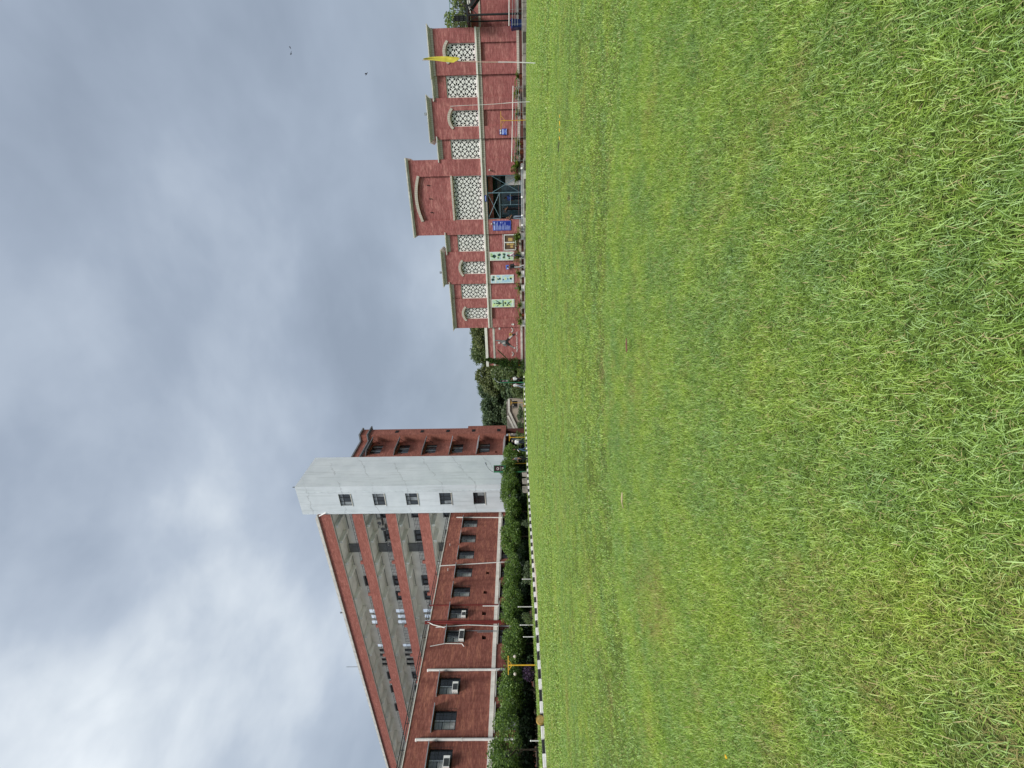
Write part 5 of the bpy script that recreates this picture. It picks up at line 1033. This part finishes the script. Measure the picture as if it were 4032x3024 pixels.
# litter on the lawn
def scrap(name, label, cat, x, y, polys, mat, z=0.045, group=None):
    o = root(name, label, cat, (x, y, lz(x, y)+z), 0, group)
    for k, (pl, zz_) in enumerate(polys):
        b = B(); n = len(pl); b.add([(u, v, zz_+0.012*math.sin(9*u+5*v)) for u, v in pl] + [(u, v, zz_-0.004+0.012*math.sin(9*u+5*v)) for u, v in pl], [tuple(range(n)), tuple(range(2*n-1, n-1, -1))] + [(i, n+i, n+(i+1) % n, (i+1) % n) for i in range(n)]); b.build('piece', mat, o, True)
M['marigold'] = pm('marigold', (0.75, 0.45, 0.02), 0.7, 0.15, 20); M['dry_leaf'] = pm('dry_leaf', (0.15, 0.065, 0.04), 0.7, 0.4, 20); M['dry_stalk'] = pm('dry_stalk', (0.42, 0.34, 0.20), 0.7, 0.2, 20)
for k, (dx, dy, r_) in enumerate(((0.16, 0.05, 0.04), (0.05, 0.0, 0.06), (-0.06, 0.03, 0.045), (-0.19, -0.03, 0.045))): scrap('petal_scrap', ['small marigold petal scrap at the end of the yellow row by the flag side', 'largest bright yellow petal scrap of the row on the lawn', 'yellow petal scrap next to the largest one', 'yellow petal scrap nearest the dark twig'][k], 'litter', 0.78+dx, 8.95+dy, [(blob(0, 0, r_*0.85, 0.7, 9, 31+k), 0)], 'marigold', 0.055, 'yellow petal scraps in a row')
o = root('twig', 'short dark twig lying on the lawn past the yellow scraps', 'twig', (0.45, 8.9, 0.05)); B().tube([(-0.07, 0.05, 0), (0, 0, 0.01), (0.08, -0.06, 0.0)], 0.007, 6).build('stick', 'bark', o, True); B().bar((0.0, 0, 0.01), (0.03, 0.03, 0.02), 0.004, 5).build('side_shoot', 'bark', o, True)
scrap('dry_leaf', 'curled reddish dry leaf lying on the lawn', 'leaf', -1.15, 3.01, [([(-0.055, -0.006), (-0.036, -0.015), (0.0, -0.018), (0.04, -0.009), (0.062, 0.0), (0.036, 0.010), (0.0, 0.016), (-0.036, 0.014)], 0.0)], 'dry_leaf', 0.05)
o = root('dry_stalk', 'pale looped dry stalk lying on the lawn', 'twig', (-2.3, 2.66, 0.045)); B().tube([(-0.06, -0.035, 0.0), (-0.03, -0.02, 0.01), (0.02, -0.015, 0.012), (0.055, 0.005, 0.01), (0.05, 0.02, 0.008), (0.0, 0.012, 0.01), (-0.045, 0.012, 0.005)], 0.0035, 6).build('stalk', 'dry_stalk', o, True)
scrap('petal_scrap', 'tiny orange scrap in the near grass', 'litter', -2.13, 0.92, [(blob(0, 0, 0.008, 1, 8, 5), 0)], 'marigold', 0.04)
for k, (x, y) in enumerate(((-4.6, 33.0), (-6.2, 28.0), (-2.1, 24.0))): scrap('paper_scrap', ['crumpled white paper scrap on the far lawn below the entrance', 'white paper scrap on the lawn below the poster wall', 'white paper scrap in the middle of the lawn'][k], 'litter', x, y, [(blob(0, 0, 0.05, 0.8, 7, 71+k), 0)], 'white_paint', 0.05)
# birds
def bird(p, span, rz, label, tilt=0.3):
    o = root('bird', label, 'bird', p, rz, 'birds in the air'); o.rotation_euler = (tilt, 0.1, rz)
    B().ball((0, 0, 0), span*0.085, 8, 6, 0.8).bar((0, 0, 0), (0, span*0.24, 0.0), span*0.07, 6, span*0.03).bar((0, 0, 0), (0, -span*0.3, 0.0), span*0.06, 6, span*0.015).build('body', 'black_paint', o, True)
    for s_ in (-1, 1): B().add([(0, span*0.08, 0), (s_*span*0.26, span*0.12, span*0.10), (s_*span*0.5, -span*0.04, span*0.06), (s_*span*0.24, -span*0.06, span*0.08), (0, -span*0.08, 0)] + [(0, span*0.08, -0.01), (s_*span*0.26, span*0.12, span*0.10-0.01), (s_*span*0.5, -span*0.04, span*0.06-0.01), (s_*span*0.24, -span*0.06, span*0.08-0.01), (0, -span*0.08, -0.01)], [(0, 1, 2, 3, 4), (9, 8, 7, 6, 5)] + [(i, 5+i, 5+(i+1) % 5, (i+1) % 5) for i in range(5)]).build('wing', 'black_paint', o, True)
bird((13.0, 60, 25.9), 0.62, 0.8, 'small bird flying high, one of a close pair'); bird((13.6, 60.3, 26.0), 0.4, 2.0, 'smaller bird of the close pair high in the sky'); bird((10.9, 60, 17.7), 0.8, 1.4, 'lone dark bird gliding lower over the hall', 0.8)
for p_, rz, lb in (((-34.1, 43.6, 23.75), 0.5, 'perched pigeon on the brick wing coping by the tower'), ((-50.6, 37.45, 24.2), 2.0, 'perched bird on the long verandah roof edge')):
    o = root('bird', lb, 'bird', p_, rz, 'perched birds'); B().ball((0, 0, 0.16), 0.12, 8, 6, 0.9).bar((0, 0, 0.16), (-0.28, 0, 0.08), 0.07, 6, 0.02).ball((0.1, 0, 0.31), 0.06, 8, 6).bar((0.14, 0, 0.31), (0.21, 0, 0.30), 0.018, 5, 0.003).build('body', 'slate', o, True)
    for s_ in (-1, 1): B().bar((0.02, s_*0.04, 0), (0.02, s_*0.04, 0.1), 0.012, 5).build('leg', 'bark', o, True)

# ================================================================== people
def cloth(name, col, var=0.15): M[name] = pm(name, col, 0.85, var, 9)
for nm, c_ in dict(skin=(0.26, 0.135, 0.08), hair=(0.012, 0.01, 0.009), c_white=(0.68, 0.68, 0.70), c_black=(0.015, 0.015, 0.018), c_navy=(0.02, 0.028, 0.055), c_jeans=(0.07, 0.12, 0.22), c_pale_jeans=(0.25, 0.30, 0.38), c_grey=(0.36, 0.37, 0.38), c_pink=(0.68, 0.52, 0.62), c_stripe=(0.05, 0.055, 0.09), shoe=(0.03, 0.028, 0.026), shoe_white=(0.62, 0.61, 0.58), c_bag=(0.02, 0.02, 0.024)).items(): cloth(nm, c_)
m, nt, p, pos = newmat('c_plaid'); wv = nt.nodes.new('ShaderNodeTexWave'); wv.inputs['Scale'].default_value = 9; wv.bands_direction = 'DIAGONAL'; nt.links.new(pos, wv.inputs[0]); nt.links.new(ramp(nt, wv.outputs['Fac'], [(0.45, (0.02, 0.024, 0.05)), (0.6, (0.28, 0.29, 0.33))]), p.inputs['Base Color']); M['c_plaid'] = m
LEG0 = {s_: ((s_*0.10, 0.015, 0.50), (s_*0.105, -0.02, 0.085)) for s_ in (-1, 1)}
def person(label, loc, rz, h=1.7, shirt='c_white', legs='c_jeans', shoes='shoe', sleeve='skin', arms=None, knees=None, turn=0.0, bag=None, nod=0.0, hairlong=False, group='people around the lawn', jacket=None):
    o = root('person', label, 'person', loc, rz, group); k_ = h/1.7
    arms = arms or {}; knees = knees or {}
    V, E, RR, bone = [], [], [], []
    def v(co, r, par=None, part=None):
        V.append(Vector(co)); RR.append(r if isinstance(r, tuple) else (r, r)); i = len(V)-1
        if par is not None: E.append((par, i)); bone.append((par, i, part))
        return i
    pel = v((0, 0, 0.95), (0.135, 0.10)); sp = v((0, 0.0, 1.14), (0.125, 0.092), pel, 'shirt'); ch = v((0, 0.0, 1.32), (0.15, 0.10), sp, 'shirt'); nb = v((0, -0.005, 1.44), (0.075, 0.065), ch, 'shirt')
    nk = v((0, 0.01+nod*0.2, 1.50), 0.052, nb, 'skin'); hl_ = v((0, 0.025+nod*0.5, 1.555), (0.062, 0.072), nk, 'skin'); hm = v((0, 0.025+nod, 1.62), (0.076, 0.092), hl_, 'skin'); ht = v((0, 0.012+nod, 1.685), (0.055, 0.065), hm, 'skin')
    v((math.sin(turn)*0.11, 0.02+nod+math.cos(turn)*0.105, 1.60), 0.013, hm, 'skin')
    for s_ in (-1, 1):
        hp = v((s_*0.09, 0, 0.88), (0.088, 0.092), pel, 'legs'); kn_, an_ = knees.get(s_, LEG0[s_])
        kn = v(kn_, 0.062, hp, 'legs'); md = v(tuple((Vector(kn_)*0.55+Vector(an_)*0.45)+Vector((0, -0.015, 0))), 0.058, kn, 'legs'); an = v(an_, 0.042, md, 'legs'); hd = Vector((s_*0.02, 0.16, -0.045)); v(tuple(Vector(an_)+Vector((0, -0.04, -0.045))), 0.036, an, 'shoes'); to = v(tuple(Vector(an_)+hd), 0.032, an, 'shoes')
        sh = v((s_*0.175, -0.005, 1.385), 0.062, ch, 'shirt'); el_, wr_ = arms.get(s_, ((s_*0.235, -0.03, 1.10), (s_*0.245, 0.05, 0.86)))
        el = v(el_, 0.043, sh, 'shirt'); wr = v(wr_, 0.028, el, 'sleeve'); d = (Vector(wr_)-Vector(el_)).normalized(); side = d.cross(Vector((s_, 0, 0))); side = side.normalized() if side.length > 0.1 else Vector((0, 1, 0)); nrm = d.cross(side).normalized()
        pa = v(tuple(Vector(wr_)+d*0.065), (0.034, 0.02), wr, 'skin')
        for f_ in range(4):
            q = Vector(wr_)+d*0.10+side*(0.021*(f_-1.5)); L = (0.062, 0.072, 0.068, 0.052)[f_]; f0 = v(tuple(q), 0.0085, pa, 'skin'); v(tuple(q+d*L*0.5), 0.008, f0, 'skin'); v(tuple(q+d*L*0.92-nrm*s_*0.022), 0.0065, len(V)-1, 'skin')
        f0 = v(tuple(Vector(wr_)+d*0.04+side*0.045), 0.009, pa, 'skin'); v(tuple(Vector(wr_)+d*0.08+side*0.06), 0.0075, f0, 'skin')
    me = bpy.data.meshes.new('t'); me.from_pydata([tuple(q*k_) for q in V], E, []); ob = bpy.data.objects.new('t', me); COL.objects.link(ob)
    md_ = ob.modifiers.new('s', 'SKIN'); md_.use_smooth_shade = True
    if not me.skin_vertices: 
        bm = bmesh.new(); bm.from_mesh(me); bm.verts.layers.skin.verify(); bm.to_mesh(me); bm.free()
    for i, sv in enumerate(me.skin_vertices[0].data): sv.radius = (RR[i][0]*k_, RR[i][1]*k_); sv.use_root = (i == 0)
    ob.modifiers.new('u', 'SUBSURF').levels = 1; ob.modifiers['u'].render_levels = 1
    bpy.context.view_layer.update(); dg = bpy.context.evaluated_depsgraph_get(); bod = bpy.data.meshes.new_from_object(ob.evaluated_get(dg)); bpy.data.objects.remove(ob); bpy.data.meshes.remove(me)
    bod.materials.clear(); mats = [shirt, 'skin', legs, shoes, sleeve]
    for q in mats: bod.materials.append(M[q])
    idx = {'shirt': 0, 'skin': 1, 'legs': 2, 'shoes': 3, 'sleeve': 4}
    A = np.array([V[a_] for a_, _, _ in bone])*k_; D = np.array([V[c_]-V[a_] for a_, c_, _ in bone])*k_; LL = (D*D).sum(1)+1e-9; pi = np.array([idx[q] for _, _, q in bone])
    for pl in bod.polygons:
        c_ = np.array(pl.center); t = np.clip(((c_-A)*D).sum(1)/LL, 0, 1); ds = (((A+D*t[:, None])-c_)**2).sum(1); pl.material_index = int(pi[int(ds.argmin())]); pl.use_smooth = True
        if pl.center[2] < 0.985*k_ and pl.material_index == 0 and abs(pl.center[0]) < 0.17: pl.material_index = 2
    link('body', bod, None, o)
    hd = B(); hd.ball((0, 0.012+nod, 1.652), 0.089, 12, 8, 0.80)
    if hairlong: hd.bar((0, -0.045+nod, 1.63), (0, -0.07, 1.36), 0.07, 8, 0.04)
    hb = hd.mesh('hair', smooth=True)
    for q in hb.vertices:
        if q.co.y > 0.06+nod and q.co.z < 1.655: q.co.y = 0.06+nod
        q.co *= k_
    link('hair', hb, 'hair', o)
    ey = B()
    for s_ in (-1, 1): ey.ball(((math.sin(turn)*0.085+s_*0.031*math.cos(turn))*k_, (0.02+nod+math.cos(turn)*0.092)*k_, 1.622*k_), 0.009*k_, 6, 4)
    ey.build('eyes', 'c_black', o, True)
    if bag: B().add([(x*k_, y*k_, z*k_) for x, y, z in ((-0.15, -0.13, 1.0), (0.15, -0.13, 1.0), (0.15, -0.27, 1.02), (-0.15, -0.27, 1.02), (-0.13, -0.11, 1.42), (0.13, -0.11, 1.42), (0.11, -0.22, 1.40), (-0.11, -0.22, 1.40))], [(3, 2, 1, 0), (4, 5, 6, 7), (0, 1, 5, 4), (1, 2, 6, 5), (2, 3, 7, 6), (3, 0, 4, 7)]).build('backpack', bag, o, True)
    return o
WALK = {-1: ((-0.10, 0.14, 0.50), (-0.10, 0.20, 0.09)), 1: ((0.10, -0.02, 0.50), (0.10, -0.24, 0.13))}
WALK2 = {-1: ((-0.10, -0.02, 0.50), (-0.10, -0.22, 0.13)), 1: ((0.10, 0.14, 0.50), (0.10, 0.20, 0.09))}
HIP = {1: ((0.30, -0.08, 1.14), (0.14, 0.17, 1.08)), -1: ((-0.30, -0.08, 1.14), (-0.14, 0.17, 1.08))}
person('man in a dark striped shirt and black trousers standing by the kerb', (-25.55, 35.7, 0.0), 2.6, 1.63, 'c_plaid', 'c_black', arms={1: HIP[1]})
person('man in a black top with white sleeves and blue jeans walking', (-24.4, 35.7, 0.0), 2.2, 1.54, 'c_black', 'c_jeans', 'shoe_white', 'c_white', arms={-1: ((-0.30, 0.06, 1.14), (-0.36, 0.24, 0.98))}, knees=WALK)
person('man in a white shirt and dark trousers seen from behind', (-25.9, 39.3, 0.02), 0.5, 1.56, 'c_white', 'c_navy', sleeve='c_white')
person('youth in a black and white top with dark trousers near the far kerb', (-21.6, 46.2, 0.0), 2.9, 1.74, 'c_white', 'c_black', sleeve='c_black', knees=WALK, bag='c_bag')
person('youth in white with pale jeans beside the far kerb, dark bag', (-21.9, 45.0, 0.0), 2.7, 1.68, 'c_white', 'c_pale_jeans', 'shoe_white', knees=WALK2, bag='c_bag', hairlong=True)
person('man in a pink shirt and navy trousers walking past the poster', (-6.95, 43.1, 0.047), -1.2, 1.70, 'c_pink', 'c_navy', sleeve='c_pink', knees=WALK, arms={1: ((0.26, 0.10, 1.13), (0.24, 0.26, 0.98))})
person('man in a black jacket and grey trousers with a backpack', (-8.02, 43.1, 0.047), 1.2, 1.72, 'c_black', 'c_grey', 'shoe_white', 'c_black', knees=WALK2, bag='c_bag', turn=0.4)
person('person in black with bent raised arms inside the entrance', (-2.85, 44.9, 0.30), 2.4, 1.72, 'c_black', 'c_black', arms={1: ((0.36, 0.06, 1.36), (0.22, 0.16, 1.60)), -1: ((-0.34, 0.10, 1.28), (-0.22, 0.28, 1.44))})
person('person in dark clothes and pale jeans at the gate beside the blue board', (-3.52, 43.3, 0.047), 2.9, 1.72, 'c_black', 'c_pale_jeans', 'shoe_white', arms={1: ((0.26, 0.08, 1.16), (0.08, 0.26, 1.28)), -1: ((-0.26, 0.08, 1.16), (-0.08, 0.26, 1.30))}, hairlong=True, bag='c_bag')
person('person in a blue top standing behind the glass doors', (-1.95, 46.0, 0.30), 3.1, 1.6, 'blue_light', 'c_navy')
